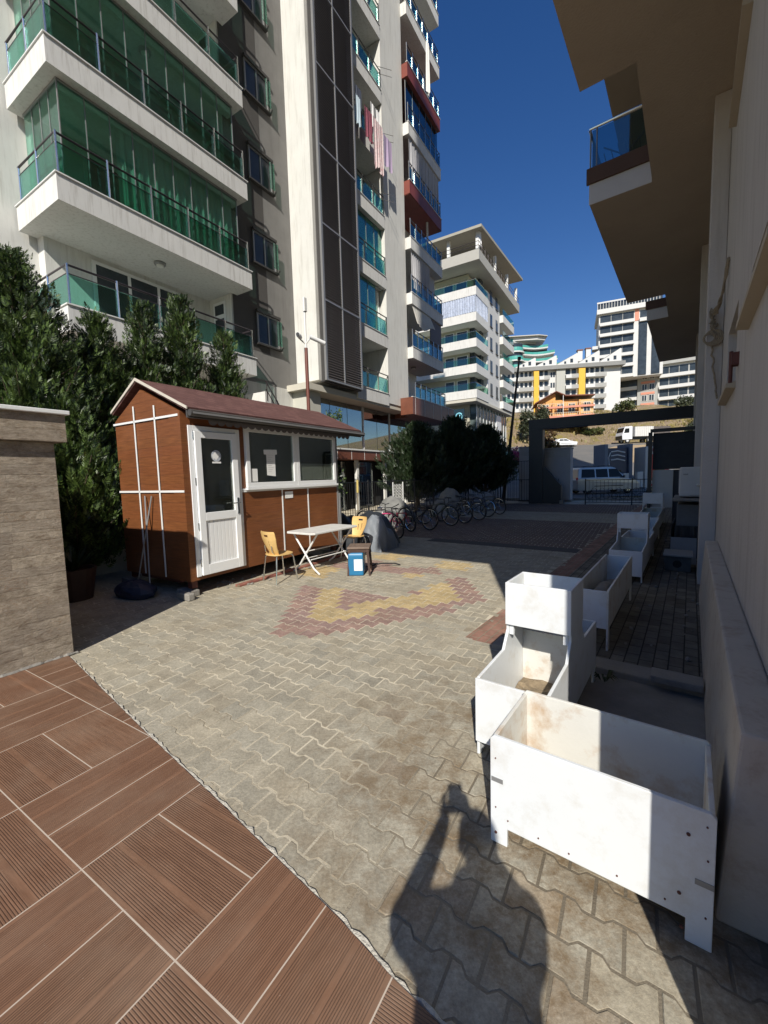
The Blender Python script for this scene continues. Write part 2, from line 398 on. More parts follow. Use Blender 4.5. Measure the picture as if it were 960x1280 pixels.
def m_earth():
    m, nt, out = _new('dry_bank'); pos = N(nt, 'ShaderNodeNewGeometry').outputs['Position']
    n1 = noise(nt, pos, .35, 7, .7); n2 = noise(nt, pos, 2.6, 7, .8); n3 = noise(nt, pos, .12, 4)
    col = mixc(nt, rng(nt, n2, .3, .7, 0, 1), (.17,.125,.08), (.40,.31,.21))
    col = mixc(nt, rng(nt, n1, .5, .62, 0, .85), col, (.26,.22,.06))
    col = mixc(nt, rng(nt, n3, .55, .7, 0, .6), col, (.10,.10,.04))
    finish(nt, out, col, .95, n2, .4, 1, .1); return m
def m_road(name, c, pat=.3):
    m, nt, out = _new(name); pos = N(nt, 'ShaderNodeNewGeometry').outputs['Position']
    n1 = noise(nt, pos, .25, 6, .6); n2 = noise(nt, pos, 40, 4)
    col = mixc(nt, rng(nt, n1, .4, .65, 0, pat), c, (c[0]*1.7, c[1]*1.6, c[2]*1.4))
    finish(nt, out, col, .9, n2, .01, .5, .3); return m
def m_stonewall():
    """split-face travertine strips of uneven length; local x along the wall, z up"""
    m, nt, out = _new('split_stone'); co = N(nt, 'ShaderNodeTexCoord').outputs['Object']; x, y, z = sep(nt, co)
    s = x + y
    zz = z/.103 + (noise(nt, comb(nt, 0., 0., z), 2.3, 2)-.5)*3.2; r = zz.floor(); rr = wn(nt, comb(nt, r, 3.1, 0.)); xx = s/(.42) + rr*7; c = xx.floor()
    fz = zz - r; fx = xx - c
    cell = wn(nt, comb(nt, r, c, 1.7)); cell2 = wn(nt, comb(nt, c, r, 5.2))
    ez = fz + (noise(nt, co, 14, 4)-.5)*.22; edge = rng(nt, ez.mn(X.const(nt, 1.)-ez), .0, .10, 1, 0).mx(fx.mn(X.const(nt, 1.)-fx).lt(.007)*.8)
    a = noise(nt, co, 7, 10, .85, (1, 1, 2.0)); b = noise(nt, co, 34, 7, .75, (1, 1, 2.2)); big = noise(nt, co, 1.6, 4)
    col = mixc(nt, rng(nt, a, .36, .64, 0, 1), (.30,.23,.16), (.84,.72,.57))
    col = mixc(nt, rng(nt, cell, .0, 1, 0, .5), col, (.33,.27,.22))
    col = mixc(nt, rng(nt, b, .5, .65, 0, .6)*rng(nt, cell2, .3, .9, .2, 1), col, (.42,.22,.10))
    col = mixc(nt, rng(nt, big, .5, .7, 0, .4), col, (.38,.34,.30))
    col = mixc(nt, edge*.13, col, (.13,.11,.09))
    h = a*1.3 + b*.8 + cell*.35 - edge*.22
    finish(nt, out, col, .85, h, .07, 1.0, .25); return m
def m_wood():
    m, nt, out = _new('shed_wood_panel'); co = N(nt, 'ShaderNodeTexCoord').outputs['Object']; x, y, z = sep(nt, co)
    g = noise(nt, comb(nt, x*1.2, y*1.2, z*26), 3.0, 7, .7); g2 = noise(nt, comb(nt, x*.8, y*.8, z*90), 3.0, 4); pl = (z/.135); r = pl.floor(); f = pl-r
    rn = wn(nt, comb(nt, r, 2., 1.)); line = f.lt(.035)
    big = noise(nt, co, 1.6, 5)
    col = mixc(nt, rng(nt, g, .3, .7, 0, 1), (.105,.038,.013), (.235,.085,.028))
    col = mixc(nt, rng(nt, rn, 0, 1, 0, .3), col, (.17,.05,.02)); col = mixc(nt, rng(nt, big, .5, .8, 0, .35), col, (.30,.12,.055))
    col = mixc(nt, line*.35, col, (.05,.015,.008))
    finish(nt, out, col, .5, g + g2*.4 - line, .003, .6, .4); return m
def m_shingle():
    m, nt, out = _new('shingle_roof'); co = N(nt, 'ShaderNodeTexCoord').outputs['Object']; x, y, z = sep(nt, co)
    yy = y.abs()/.115; r = yy.floor(); f = yy - r; xx = x/.17 + (r*.5).fract(); c = xx.floor(); fx = xx - c
    t = wn(nt, comb(nt, r, c, 2.)); gr = noise(nt, co, 150, 4, .8)
    e = f.lt(.08).mx(fx.lt(.04))
    col = mixc(nt, rng(nt, t, 0, 1, 0, 1), (.115,.058,.052), (.165,.085,.075)); col = mixc(nt, rng(nt, gr, .4, .7, 0, .6), col, (.09,.04,.035)); col = mixc(nt, e*.7, col, (.05,.02,.018))
    finish(nt, out, col, .92, gr*.4 + f*.8 - e*.4, .006, .8, .2); return m
# ------------------------------------------------------------------ terrain, paving
HP = [(-400,0),(30,0),(38,.5),(60,3.2),(78,6.4),(84,6.7),(95,14),(112,17.3),(130,22),(150,30),(260,40),(700,60)]
def hgt(y):
    for (a, ha), (b, hb) in zip(HP, HP[1:]):
        if y <= b: return ha+(hb-ha)*(y-a)/(b-a)
    return HP[-1][1]
def grid_sheet(name, xs, ys, mat, dz=0.0, rough=0.0, r0=84):
    mb = MB(); vs = []; 
    for y in ys:
        for x in xs:
            j = 0
            if rough and 84.5 < y < 200: j = rough*(random.random()-.5)*2
            vs.append((x, y, hgt(y)+dz+j))
    n = len(xs); fs = [(j*n+i, j*n+i+1, (j+1)*n+i+1, (j+1)*n+i) for j in range(len(ys)-1) for i in range(n-1)]
    mb.add(vs, fs); o = mb.build(name, mat, None); return meta(o, kind='structure')
xs = [-700,-300,-150,-80,-50]+[-40+2.5*i for i in range(70)]+[150,200,300,500,800]
ys = [-300,-100,-40,-10,10,20,26,30,34,38,44,50,56,60,66,72,78,81,84]+[84+1.2*i for i in range(1, 50)]+[150,165,185,220,260,320,420,560,700]
grid_sheet('ground', xs, ys, m_earth(), -.035, .35)
road = grid_sheet('road', [-60,-30,-10,0,10,20,30,40,50,60,75,95], [25.5,30,34,38,44,50,56,60,66,72,78,81,84], m_road('sun_bleached_asphalt', (.15,.145,.135)), .01)
# sandy shoulder in front of the truck
mb = MB(); pts = [(31,55),(36,52),(45,54),(56,62),(60,70),(58,75.6),(48,75.8),(41,74),(37,70),(33,62)]
mb.add([(x, y, hgt(y)+.03) for x, y in [(46,66)]+pts], [(0, i+1, (i+1) % len(pts)+1) for i in range(len(pts))])
meta(mb.build('sandy_verge', m_road('sandy_soil', (.36,.27,.16), .25), None), kind='structure')
mb = MB(); mb.prism([(44,84.2),(68,84.2),(66,78.9),(47,78.9)], 'z', 6.3, 6.55); meta(mb.build('lorry_stand', M['soil'], None), kind='structure')
# courtyard bed under the stones
mb = MB(); mb.add([(-8,-14,-.0022),(25.4,-14,-.0022),(25.4,16,-.0022),(-8,16,-.0022)], [(0,1,2,3)])
meta(mb.build('paving_bed', m_joint(), None, fr=LF), kind='structure')
def inpoly(p, poly):
    c = False; n = len(poly)
    for i in range(n):
        a, b = poly[i], poly[i-1]
        if (a[1] > p[1]) != (b[1] > p[1]) and p[0] < (b[0]-a[0])*(p[1]-a[1])/(b[1]-a[1])+a[0]: c = not c
    return c
# the terrace edge as a function of v in the left frame
EDGE = [(-14,3.2),(-4.52,1.689),(-2.69,1.38),(-1.75,1.235),(-1.46,1.185),(-.92,1.098),(-.66,1.039),(-.49,1.012),(.2,.90),(1.5,.66),(4,.2)]
def edge_u(v):
    for (a, ua), (b, ub) in zip(EDGE, EDGE[1:]):
        if v <= b: return ua+(ub-ua)*(v-a)/(b-a)
    return EDGE[-1][1]
def l2w(u, v): return LF.w((u, -v, 0))
def w2r(p): return (p.x*RF.x.x+p.y*RF.x.y, p.x*RF.y.x+p.y*RF.y.y)
RED1 = [(2.963,-3.248),(4.724,-4.355),(4.76,-3.95),(4.75,-3.3),(4.838,-2.804),(5.25,-2.56),(6.17,-2.43),(6.173,-2.208),(5.085,-1.609),(4.70,-1.86),(3.829,-2.401),(3.185,-2.894)]
YEL1 = [(4.76,-3.951),(4.808,-3.62),(4.0,-3.18),(4.80,-2.85),(5.2,-2.55),(5.6,-2.62),(5.80,-2.40),(5.35,-2.2),(5.0,-1.97),(4.30,-2.62),(3.653,-2.942),(3.512,-3.222)]
RED2 = [(5.9,-5.0),(6.9,-4.6),(6.4,-3.6),(6.7,-2.9),(6.3,-2.75),(5.95,-3.6)]
YEL2 = [(5.9,-3.3),(6.15,-3.35),(6.1,-3.0),(5.85,-3.0)]
YEL3 = [(6.9,-4.7),(7.6,-4.5),(7.5,-3.9),(6.9,-4.0)]
YEL4 = [(6.6,-2.9),(7.2,-3.2),(7.3,-2.5),(6.7,-2.5)]
YEL5 = [(5.3,-5.05),(5.9,-5.1),(5.9,-4.6),(5.2,-4.4)]
PW, PH, AMP, FLAT, STEP = .2025, .147, .027, .0735, .02775
def phase(k): return -1.215+(0 if k % 2 else PW/2)
def bound(k, v):
    """boundary line k of the interlocking rows at v: raised and lowered by turns"""
    q = (v-phase(k)+PW/2) % PW - PW/2; a = abs(q)
    t = 0 if a < FLAT/2 else (1 if a > FLAT/2+STEP else (a-FLAT/2)/STEP)
    return .0835+PH*k-.085*(v+1.215)-AMP*t
def breaks(k, a, b):
    r = []; n0 = int((a-phase(k))/PW)-2
    for n in range(n0, n0+6):
        for d in (-FLAT/2-STEP, -FLAT/2, FLAT/2, FLAT/2+STEP):
            t = phase(k)+n*PW+d
            if a+.002 < t < b-.002: r.append(t)
    return sorted(r)
mb = MB(); gap = .0047
for k in range(-6, 156):
    ph = phase(k+1); j0 = int(math.floor((-9.6-ph)/PW)); j1 = int((2.8-ph)/PW)
    for j in range(j0, j1):
        a = ph+j*PW; b = a+PW; a += gap; b -= gap; vc = (a+b)/2
        uc = (bound(k, vc)+bound(k+1, vc))/2
        if uc < edge_u(vc)-.10 or uc > 22.4: continue
        w = l2w(uc, vc); ru, rv = w2r(w)
        if ru > 3.7 and rv < 1.80: continue
        if rv < -.29 and ru > .9: continue
        lo = [(t, bound(k, t)+gap) for t in [a]+breaks(k, a, b)+[b]]
        hi = [(t, bound(k+1, t)-gap) for t in [a]+breaks(k+1, a, b)+[b]]
        poly = lo+hi[::-1]
        pc = (uc, vc)
        if inpoly(pc, YEL1) or any(inpoly(pc, q) for q in (YEL2, YEL3, YEL4, YEL5)): base = (.47,.36,.19)
        elif inpoly(pc, RED1) or inpoly(pc, RED2): base = (.32,.215,.18)
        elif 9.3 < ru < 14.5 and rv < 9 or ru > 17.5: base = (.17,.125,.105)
        else: base = (.365,.33,.255)
        f = random.uniform(.91, 1.08); g = random.uniform(-.007, .007)
        nearw = max(0, 1-math.hypot(w.x-.7, w.y-1.9)/1.3)      # worn brown stones by the planters
        if base[0] == .365 and random.random() < nearw*.3: base = (.31,.265,.20)
        mb.col = ((base[0]+g)*f, base[1]*f, (base[2]-g)*f, 1)
        zt = random.uniform(-.0012, .0012); tx = random.uniform(-.010, .010); ty = random.uniform(-.010, .010); n = len(poly)
        def T(p, z): return (p[1], -p[0], z+zt+tx*(p[1]-uc)+ty*(p[0]-vc))
        inner = [(vc+(p[0]-vc)*.968, uc+(p[1]-uc)*.958) for p in poly]
        mb.add([T(p, 0) for p in inner]+[T(p, -.003) for p in poly]+[T(p, -.02) for p in poly],
               [tuple(range(n))]+[(i, n+i, n+(i+1) % n, (i+1) % n) for i in range(n)]+[(n+i, 2*n+i, 2*n+(i+1) % n, n+(i+1) % n) for i in range(n)])
o = mb.build('paving', m_pave(), None, fr=LF); meta(o, kind='structure')
# terrace with wood-look tiles
poly = [(edge_u(v), -v) for v in (-9,-4.52,-2.69,-1.75,-1.46,-.92,-.66,-.49,.2,1.2)]+[(-6,-1.2),(-6,9)]
mb = MB(); mb.prism(poly, 'z', -.03, .012); meta(mb.build('terrace', m_terrace(), None, fr=LF), kind='structure')
# thin rough mortar line along the terrace edge
mb = MB(); pts = []
v = -4.6
while v < .3:
    pts.append((edge_u(v)+.008+random.uniform(-.006, .01), -v, -.002)); v += .035
mb.tube(pts, [random.uniform(.007, .016) for _ in pts], 6); meta(mb.build('mortar_line', pmat('pale_mortar', (.50,.47,.40), .95, .2, 30, 1, 90), None, fr=LF), kind='structure')
# rectangular block paving on the right, red kerb band, cellar slab
mb = MB(); mb.add([(3.85,-.3,-.002),(23,-.3,-.002),(23,1.5,-.002),(3.85,1.5,-.002)], [(0,1,2,3)]); meta(mb.build('block_path', m_blocks('worn_block', (.20,.18,.145), (.13,.115,.09), (.05,.045,.035), .2, .105), None, fr=RF), kind='structure')
mb = MB(); mb.add([(3.72,1.5,.0),(22.5,1.5,.0),(22.5,1.79,.0),(3.72,1.79,.0)], [(0,1,2,3)]); meta(mb.build('red_kerb_band', m_blocks('red_block', (.30,.17,.125), (.26,.145,.11), (.25,.21,.15), .2, .098), None, fr=RF), kind='structure')
mb = MB(); mb.prism([(2.0,-.3),(3.62,-.3),(3.62,.62),(2.0,.62)], 'z', -.05, .004); meta(mb.build('concrete_slab', M['concrete'], None, fr=RF), kind='structure')
mb = MB(); mb.box(3.62, 3.84, -.3, 1.46, -.05, .055); meta(mb.build('low_kerb', M['concrete'], None, fr=RF, bevel=.012), kind='structure')
mb = MB(); mb.box(8.9, 9.35, 1.8, 5.3, -.03, .003); meta(mb.build('drain_strip', pmat('dark_grate', (.05,.045,.04), .8, .3, 20), None, fr=RF), kind='structure')
# street kerb and pavement
mb = MB(); mb.box(25.4, 26.0, -20, 12, -.05, .12); meta(mb.build('kerb', M['concrete'], None, fr=LF, bevel=.02), kind='structure')
# ------------------------------------------------------------------ building on the right (frame RF: x away, y towards the courtyard)
ZS = 6.4
t = thing('apartment_building', 'beige rendered apartment block overhead on the right with jutting balcony slabs', 'building', RF, (5, -3, 0))
mb = MB()
WX0, WY = .93, -.30
# lower wall with two openings (boxes butted round the openings)
def wall_with_holes(mb, x0, x1, yf, th, z0, z1, holes):
    xs_ = sorted(set([x0, x1]+[h[0] for h in holes]+[h[1] for h in holes]))
    for a, b in zip(xs_, xs_[1:]):
        hs = sorted([h for h in holes if h[0] <= a+1e-6 and h[1] >= b-1e-6], key=lambda h: h[2]); z = z0
        for h in hs:
            if h[2] > z: mb.box(a, b, yf-th, yf, z, h[2])
            z = h[3]
        if z < z1: mb.box(a, b, yf-th, yf, z, z1)
HOLES = [(2.5, 3.9, 2.68, 2.98), (4.95, 6.17, 2.42, 3.12), (4.85, 6.25, 5.45, 6.0)]
wall_with_holes(mb, WX0, 7.25, WY, .22, 0, ZS, HOLES)
mb.box(WX0, 23.6, -9, WY-.22, 0, ZS)
mb.box(7.25, 23.6, WY-.22, WY, 0, ZS)
mb.build('wall', M['tan2'], t)
mb = MB(); mb.box(7.25, 7.95, WY+.002, -.12, 0, ZS); mb.build('pillar', M['tan2'], t, bevel=.008)
mb = MB(); mb.box(11.7, 12.4, WY+.002, -.06, 0, ZS); mb.build('pillar', M['tan2'], t, bevel=.008)
mb = MB(); mb.box(19.0, 19.7, WY+.002, -.03, 0, ZS); mb.build('pillar', M['tan2'], t, bevel=.008)
# overhanging floors
OUT = [(-.15,1.7),(2.6,1.7),(2.6,1.26),(6.1,1.26),(6.1,.65),(8.65,.65),(8.65,1.6),(14.2,1.6),(14.2,.70),(16.3,.70),(16.3,1.27),(22.8,1.27),(22.8,-9),(-.15,-9)]
IN = [(-.15,1.7),(2.6,1.7),(2.6,1.26),(6.1,1.26),(6.1,.65),(8.65,.65),(14.2,.65),(14.2,.64),(16.3,.64),(22.8,.64),(22.8,-9),(-.15,-9)]
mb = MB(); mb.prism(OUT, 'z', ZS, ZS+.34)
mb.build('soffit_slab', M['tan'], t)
z = ZS+.34; k = 0
while z < 40:
    top = 9.35+3*k
    mb = MB(); mb.prism(OUT, 'z', z, z+.24); mb.build('brown_band', M['brown'], t)
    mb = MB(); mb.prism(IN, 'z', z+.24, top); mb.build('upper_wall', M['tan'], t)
    if top < 40:
        mb = MB(); mb.prism(OUT, 'z', top, top+.35); mb.build('floor_slab', M['tan'], t)
    z = top+.35; k += 1
mb = MB(); mb.prism(OUT, 'z', z-.35, z+.5); mb.build('parapet', M['tan'], t)
# fascia of the balcony end: brown over white
for (x, y0, y1) in ((8.65, .66, 1.6), (16.3, .71, 1.27)):
    mb = MB(); mb.box(x-.012, x-.002, y0, y1+.01, ZS+.002, ZS+.34); mb.build('white_fascia', pmat('fascia_white', (.58,.56,.53), .85, .05), t)
    mb = MB(); mb.box(x-.05, x-.003, y0, y1+.05, ZS+.342, ZS+.60); mb.build('brown_fascia', M['brown'], t)
# balcony rail
rl = thing  # noqa
mb = MB(); mb.box(8.66, 8.675, .68, 1.57, ZS+.62, ZS+1.24); g = mb.build('balcony_glass', glass('blue_grey_rail_glass', (.35,.52,.58), .10), t)
mb = MB(); mb.cyl((8.67,.66,ZS+1.29), (8.67,1.62,ZS+1.29), .022); mb.cyl((8.67,1.62,ZS+1.29), (14.1,1.62,ZS+1.29), .022); mb.build('handrail', M['steel'], t)
mb = MB()
for p in ((8.67,1.60),(8.67,1.5),(9.9,1.6),(11.2,1.6),(12.5,1.6),(14.1,1.6)): mb.cyl((p[0],p[1],ZS+.58), (p[0],p[1],ZS+1.3), .014)
each(mb, 'rail_post', M['alu'], t)
mb = MB(); mb.box(8.8, 14.1, 1.585, 1.595, ZS+.62, ZS+1.24); mb.build('balcony_glass', glass('blue_grey_rail_glass_b', (.30,.45,.50), .10), t)
mb = MB(); mb.box(7.25, 23.4, -.29, -.285, 0.0, .25); mb.build('skirting', M['concrete'], t)
# windows in the lower wall
t0_ = t
rk = thing('drying_rack', 'folding drying rack standing behind the glass of the overhead balcony', 'drying rack', RF, (9.4,1.1,ZS+.6))
mb = MB()
for i in range(7): mb.cyl((9.0,.78+.11*i,ZS+1.12-.04*abs(i-3)),(10.2,.78+.11*i,ZS+1.12-.04*abs(i-3)),.008,5)
mb.build('wires', M['steel'], rk)
for a_, b_ in (((9.0,.78),(9.05,1.44)),((9.0,1.44),(9.05,.78)),((10.2,.78),(10.2,1.44)),((10.2,1.44),(10.2,.78))): MB().cyl((a_[0],a_[1],ZS+1.1),(b_[0],b_[1],ZS+.6),.012,6).build('leg', M['alu'], rk)
for (x0, x1, z0, z1) in HOLES:
    mb = MB(); d = WY-.16
    mb.box(x0, x1, d-.03, d, z0, z0+.05).box(x0, x1, d-.03, d, z1-.05, z1).box(x0, x0+.05, d-.03, d, z0+.05, z1-.05).box(x1-.05, x1, d-.03, d, z0+.05, z1-.05).box((x0+x1)/2-.03, (x0+x1)/2+.03, d-.031, d-.001, z0+.05, z1-.05)
    w = mb.build('window', M['alu'], t)
    mb = MB(); mb.box(x0+.05, x1-.05, d-.02, d-.014, z0+.05, z1-.05); mb.build('pane', M['gsmoke'], w)
    mb = MB(); mb.prism([(WY-.12, z0+.02),(WY+.07, z0-.03),(WY+.07, z0-.065),(WY+.002, z0-.075),(WY-.12, z0-.03)], 'x', x0-.06, x1+.07); mb.build('sill', pmat('cream_sill_%.1f' % x0, (.42,.36,.27), .8, .06), w)
# plaster-coated ledge along the wall foot
mb = MB()
def led(y): return y
lo = [(1.80,-.118,0),(6.6,-.13,0),(6.6,-.299,0),(1.80,-.299,0)]
hi = [(1.82,-.165,.73),(6.55,-.175,.73),(6.55,-.299,.73),(1.82,-.299,.73)]
mb.hexa(lo, hi); o = mb.build('masonry_ledge', pmat('chipped_plaster', (.48,.43,.37), .92, .08, 2.5, .5, 30, dirt=(.24,.13,.08), dscale=6.5, damt=.5), None, fr=RF, base=(1.6,-.2,0), bevel=.012)
meta(o, 'low chipped plaster ledge along the foot of the beige wall', 'ledge')
# tangle of rope on the pillar
def rpath(p0, p1, sag, n=14, jit=.01):
    r = []
    for i in range(n+1):
        q = i/n; p = Vector(p0).lerp(Vector(p1), q); p.z -= sag*4*q*(1-q)
        r.append((p.x+random.uniform(-jit, jit), p.y+random.uniform(-jit, jit), p.z+random.uniform(-jit, jit)))
    return r
mb = MB(); px = 7.21
for i in range(9):
    mb.tube(rpath((px,-.15-.01*i,3.75-.03*i), (px-.02,-.20+.006*i,3.38+.02*i), 0, 10, .018), .010, 5)
for i in range(4): mb.tube(rpath((px,-.17,3.72), (6.35+.05*i,-.285,4.0+.03*i), .18+.03*i, 14, .012), .011, 5)
for i in range(5): mb.torus((px-.01,-.15-.012*i,3.36), .06+.01*i, .012, 'x', 14, 5)
o = mb.build('rope_bundle', M['rope'], None, fr=RF, base=(7.2,-.2,3.3)); meta(o, 'grey tangle of old rope tied to the wall pillar', 'rope')
mb = MB(); mb.tube(rpath((px,-.17,3.3), (px-.02,-.25,2.55), 0, 14, .012), .012, 5)
o = mb.build('hanging_cord', M['rope'], None, fr=RF, base=(7.2,-.2,2.6)); meta(o, 'knotted pale cord dangling below the rope tangle', 'cord')
mb = MB(); mb.box(4.62,4.74,WY,-.25,2.50,2.60).cyl((4.68,-.25,2.62),(4.68,-.25,2.36),.014)
o = mb.build('wall_hook', M['rust'], None, fr=RF, base=(4.68,-.3,2.5)); meta(o, 'small rusty metal hook between the two wall windows', 'hook')
# ------------------------------------------------------------------ planters
def trough_parts(t, x0, x1, y0, y1, zb, z1, th=.018, long='y'):
    """open box on two boards that run down to the ground as feet"""
    f = .075
    def side(x):
        """long board with cut-out foot, in the yz plane"""
        poly = [(y0,0),(y0+f,0),(y0+f,zb),(y1-f,zb),(y1-f,0),(y1,0),(y1,z1-.015),(y1-.015,z1),(y0+.015,z1),(y0,z1-.015)]
        return MB().prism(poly, 'x', x, x+th)
    if long == 'y':
        side(x0).build('front_board', M['board'], t, bevel=.003)
        side(x1-th).build('back_board', M['boardin'], t, bevel=.003)
        for y in (y0+.004, y1-th-.004): MB().box(x0+th+.001, x1-th-.001, y, y+th, zb-.05, z1-.012).build('end_board', M['boardin'], t, bevel=.003)
    else:
        poly = [(x0,0),(x0+f,0),(x0+f,zb),(x1-f,zb),(x1-f,0),(x1,0),(x1,z1-.015),(x1-.015,z1),(x0+.015,z1),(x0,z1-.015)]
        MB().prism(poly, 'y', y0, y0+th).build('side_board', M['boardin'], t, bevel=.003)
        MB().prism(poly, 'y', y1-th, y1).build('side_board', M['boardin'], t, bevel=.003)
        for x in (x0+.004, x1-th-.004): MB().box(x, x+th, y0+th+.001, y1-th-.001, zb, z1-.01).build('end_board', M['board'], t, bevel=.003)
    MB().box(x0+th+.002, x1-th-.002, y0+th+.006, y1-th-.006, zb+.01, zb+.028).build('bottom_board', M['boardin'], t)
t = thing('planter_box', 'nearest white board planter, long low trough against the plaster ledge with a rusty stain inside', 'planter', RF, (1.9,.29,0), 'white board planters beside the right wall')
trough_parts(t, 1.66, 2.13, -.105, .68, .085, .50)
mb = MB()
for y, z in ((.655,.40),(.655,.17),(.60,.13),(.35,.115),(.18,.12),(.47,.118),(-.08,.45),(-.085,.33),(-.085,.12),(.03,.12)): mb.cyl((1.6565,y,z),(1.661,y,z),.0032,8)
for y, z in ((-.03,.40),(-.02,.045),(.655,.05),(-.01,.17)): mb.cyl((1.6565,y,z),(1.661,y,z),.0062,8)
each(mb, 'screw', M['rust'], t)
for y, z in ((.648,.30),(-.078,.24)):
    mb = MB(); mb.box(1.6575, 1.6598, y-.026, y+.026, z-.010, z+.010); mb.build('corner_bracket', M['alu'], t)
def step_planter(label, x0, xt0, xt1, x1, y0, y1, zl, zt, zm):
    t = thing('stepped_planter', label, 'planter', RF, ((x0+x1)/2, (y0+y1)/2, 0), 'white board planters beside the right wall')
    th = .018; f = .07; zb = .12; s = .085
    poly = [(x0,0),(x0+f,0),(x0+f,zb),(x1-f,zb),(x1-f,0),(x1,0),(x1,zl-.012),(x1-.012,zl),(xt1+s,zl+.02),(xt1,zl+.02+s*1.3),(xt1,zt-.012),(xt1-.012,zt),(xt0+.012,zt),(xt0,zt-.012),(xt0,zl+.02+s*1.3),(xt0-s,zl+.02),(x0+.012,zl),(x0,zl-.012)]
    for y in (y0, y1-th): MB().prism(poly, 'y', y, y+th).build('side_board', M['board'], t, bevel=.003)
    a, b = y0+th+.001, y1-th-.001
    MB().box(x0-.019, x0-.001, y0, y1, zb-.03, zl).build('front_board', M['board'], t, bevel=.003)
    MB().box(x1+.001, x1+.019, y0, y1, zb-.03, zl).build('back_board', M['board'], t, bevel=.003)
    MB().box(xt0-.019, xt0-.001, y0, y1, zm, zt).build('tower_front', M['board'], t, bevel=.003)
    MB().box(xt1+.001, xt1+.019, y0, y1, zm, zt).build('tower_back', M['board'], t, bevel=.003)
    MB().box(xt0, xt1, a, b, zm+.01, zm+.028).build('tower_floor', M['boardin'], t)
    MB().box(xt1-.03, xt1-.012, a, b, zb, zl+.04).build('divider_board', M['boardin'], t)
    MB().box(x0+.002, x1-.002, a, b, zb, zb+.018).build('bottom_board', M['boardin'], t)
    for y in (a+.002, b-.03): MB().box(xt0+.002, xt0+.03, y, y+.028, zm-.07, zm+.008).build('batten', M['board'], t)
    mb = MB(); n = 22
    vs = []; 
    for i in range(n+1):
        for j in range(9): vs.append((x0+.01+(xt1-.04-x0)*i/n, a+.003+(b-a-.006)*j/8, zb+.024+.010*math.sin(i*1.3+j)+random.uniform(0,.012)))
    mb.add(vs, [(i*9+j, (i+1)*9+j, (i+1)*9+j+1, i*9+j+1) for i in range(n) for j in range(8)]); mb.build('earth', M['soil'], t)
    return t
step_planter('white stepped planter with raised middle box, directly behind the nearest trough', 2.17, 2.66, 2.98, 3.5, .56, .97, .47, .925, .64)
step_planter('white stepped planter in the shade, between the sand trough and the gate planter', 6.93, 7.75, 8.06, 9.3, .52, .95, .46, .93, .69)
step_planter('farthest white stepped planter, nearest to the gate', 11.9, 13.95, 14.3, 15.2, .60, 1.08, .47, .95, .66)
t = thing('planter_box', 'long white trough planter holding a lumpy brown sack, in the shade', 'planter', RF, (5,.7,0), 'white board planters beside the right wall')
trough_parts(t, 4.13, 6.0, .56, .86, .20, .56, long='x')
mb = MB(); n, m_ = 26, 9; vs = []
for i in range(n+1):
    for j in range(m_+1):
        q = i/n; r = j/m_; h = (math.sin(math.pi*min(1, q*1.02))**.5)*(math.sin(math.pi*r)**.5)
        vs.append((4.35+1.35*q, .585+.25*r, .24+.24*h*(.8+.25*math.sin(q*7)+.1*math.sin(q*23+r*5))))
mb.add(vs, [(i*(m_+1)+j, (i+1)*(m_+1)+j, (i+1)*(m_+1)+j+1, i*(m_+1)+j+1) for i in range(n) for j in range(m_)])
o = mb.build('sack', M['sand'], None, fr=RF, base=(5,.7,.24), smooth=True); meta(o, 'lumpy brown sack lying in the long white trough', 'sack')
t = thing('planter_box', 'low white trough planter between the two farthest stepped planters', 'planter', RF, (10.5,.7,0), 'white board planters beside the right wall')
trough_parts(t, 9.5, 11.6, .55, .92, .15, .50, long='x')
# ------------------------------------------------------------------ junk by the right wall
t = thing('air_conditioner', 'pale outdoor air conditioner unit on a wall shelf in the shade', 'air conditioner', RF, (9.4,.0,1.12))
MB().box(9.0,9.85,-.25,.155,1.14,1.66).build('casing', M['ltgrey'], t, bevel=.025)
MB().box(8.985,8.998,-.20,-.02,1.17,1.62).build('side_panel', M['ltgrey'], t)
mb = MB()
for i in range(12): mb.box(9.1+.06*i, 9.12+.06*i, .156, .166, 1.2, 1.6)
mb.build('grille', M['alu'], t)
MB().box(8.985,8.99,.03,.1,1.52,1.545).build('nameplate', M['alu'], t)
o = MB().box(8.8,10.1,-.29,.24,1.07,1.115).build('shelf', M['concrete'], None, fr=RF, base=(9.4,-.1,1.07), bevel=.01); meta(o, 'thin concrete shelf carrying the air conditioner', 'shelf')
mb = MB(); mb.tube(rpath((9.0,-.1,1.35),(8.4,-.26,1.5),.05,8,.004),.02,6); o = mb.build('pipe', M['ltgrey'], None, fr=RF, base=(8.7,-.2,1.4)); meta(o, 'lagged pipe from the air conditioner to the wall', 'pipe')
t = thing('covered_crate', 'dark grey crate half covered by a hanging black sheet below the air conditioner', 'crate', RF, (9.4,0,0))
MB().box(9.1,10.1,-.25,.18,.35,1.0).build('crate_body', pmat('grey_crate', (.14,.145,.15), .8, .2), t, bevel=.02)
mb = MB(); mb.cloth(-.2,.2,.05,.62,9.06,.02,3,20,5,axis='y'); mb.build('sheet', M['bag'], t, solid=.006)
mb = MB(); mb.cloth(9.0,10.1,.0,.66,.23,.03,4,26,5); mb.build('sheet', M['bag'], t, solid=.006)
t = thing('concrete_block_box', 'small dark speaker-like concrete box lying on the block path', 'box', RF, (8.2,.12,0))
MB().box(8.0,8.5,-.05,.30,0,.24).build('box_body', pmat('dirty_grey', (.10,.10,.095), .85, .3, 8, .5, 40), t, bevel=.012)
MB().box(7.95,8.52,-.07,.32,.245,.27).build('lid', pmat('grey_tile', (.26,.26,.25), .6, .1), t, bevel=.004)
